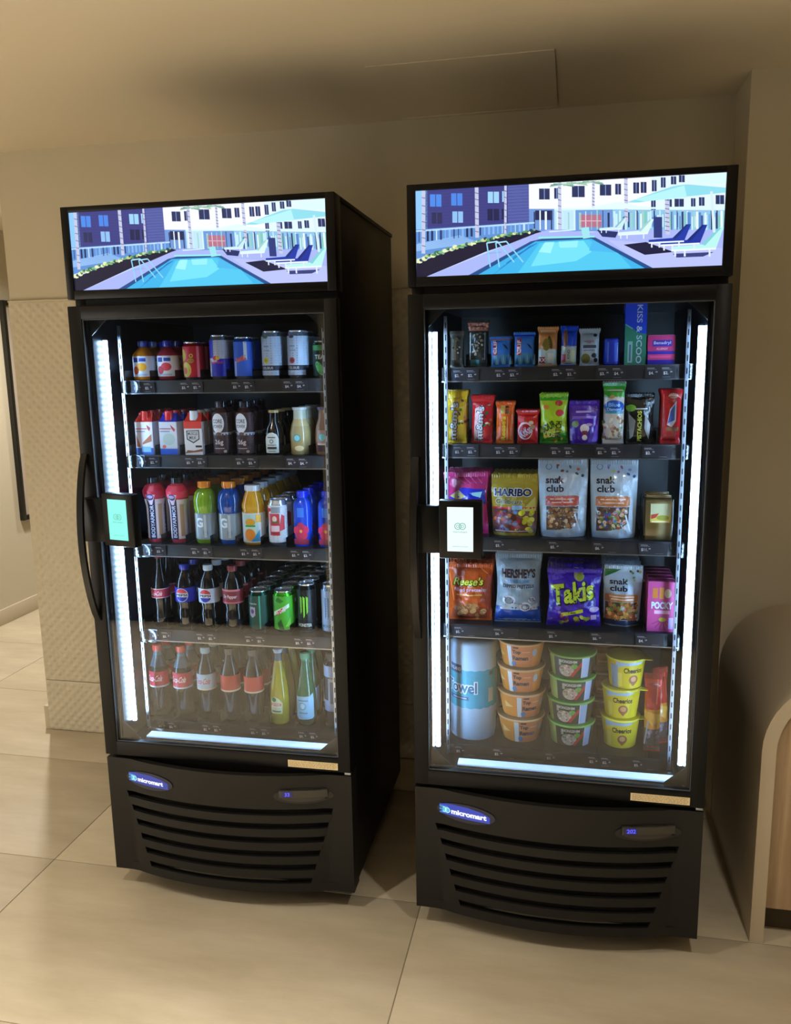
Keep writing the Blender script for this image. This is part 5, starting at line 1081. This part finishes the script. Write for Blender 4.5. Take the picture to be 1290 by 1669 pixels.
    def cer(k):
        def f(p, r):
            H = .0905; full(p, .002, H-.007, '#e0cc1c', r); c = [.018, 0, -.006][k]
            p.poly([(c-.050, H-.008), (c+.040, H-.008), (c+.020, H-.016), (c-.02, H-.018), (c-.05, H-.026)], '#a8c8e4', 1); p.text('Cheerios', c+.002, .058, .016, '#2c2018', w=.058, bold=.03, L=2); p.ell(c+.004, .030, .015, .014, '#a86838', 1, n=20); p.ell(c+.004, .032, .009, .008, '#d8a870', 2); p.poly([(c-.010, .024), (c+.018, .024), (c+.004, .010)], '#a86838', 1)
            if k == 0: p.rect(-.052, -.026, .002, H-.018, '#98b4d4', 1)
            p.rect(c-.046, c-.032, .008, .050, '#e8dc60', 1)
        return cup('cereal_cup', '', 'cereal cup', .044, .053, .0905, '#e0cc1c', '#d8cc20', '#f0e858', f, 'foil_lid', tab=True)
    stack(cer, 3, .565, [.0905]*3, 'yellow oat ring cereal cup with foil lid', 'yellow cereal cups in a stack', [.010, .0, 0], [0, 0, .12])
    def e5(p): p.band(.55, .98, '#c83028', 0); p.band(.30, .55, '#d88a28', 0); p.band(.02, .30, '#5a4a4c', 0); p.line((-.02, .02), (-.012, .09), .004, '#a8a8b8', 1); p.blobs(-.02, .02, .03, .06, 6, .006, ['#786468', '#8c8090'], 1, 51); p.line((.01, .14), (.014, .22), .003, '#e07060', 1); p.poly([(-.022, .10), (.0, .078), (.022, .094), (.022, .11), (-.022, .12)], '#e8a840', 1)
    A = pouch('snack_pack', 'slim red and orange snack pack beside the yellow cups', 'snack bag', .050, .225, .034, '#a83028', e5, 'bar'); A['group'] = 'leaning red and orange snack packs'; place(A, fr, .650, YF+.030, z, 0, -.10)
    KIDS[A] = [c for c in bpy.data.objects if c.parent == A]; B = copy_tree(A); place(B, fr, .684, YF+.085, z, .5, -.10); B['label'] = 'slim red and orange snack pack in the right rear corner of the bottom shelf'
    KIDS[A] = [c for c in bpy.data.objects if c.parent == A]
    # a second stack of brown cups behind the bowls
    def brn(k):
        def f(p, r): full(p, .004, .080, '#7a3c20', r); p.rect(-.02, .02, .02, .06, '#b06c30', 1); p.rect(-.015, .015, .03, .036, '#d8a860', 2)
        return cup('noodle_cup', '', 'instant noodles', .046, .056, .088, '#7a3c20', '#c8c0b8', '#d8ccc0', f, 'paper_lid')
    for k in range(3):
        o = brn(k); o['label'] = 'reddish brown noodle cup behind the yellow cups, %s of its stack' % WORD[k if k < 2 else 3]; o['group'] = 'brown noodle cups at the back of the bottom shelf'
        place(o, fr, .515, YF+.215, z+.088*(2-k), 0)
Rsnacks()
print('objects', len(bpy.data.objects), 'tris', sum(len(o.data.polygons) for o in bpy.data.objects if o.type == 'MESH'))
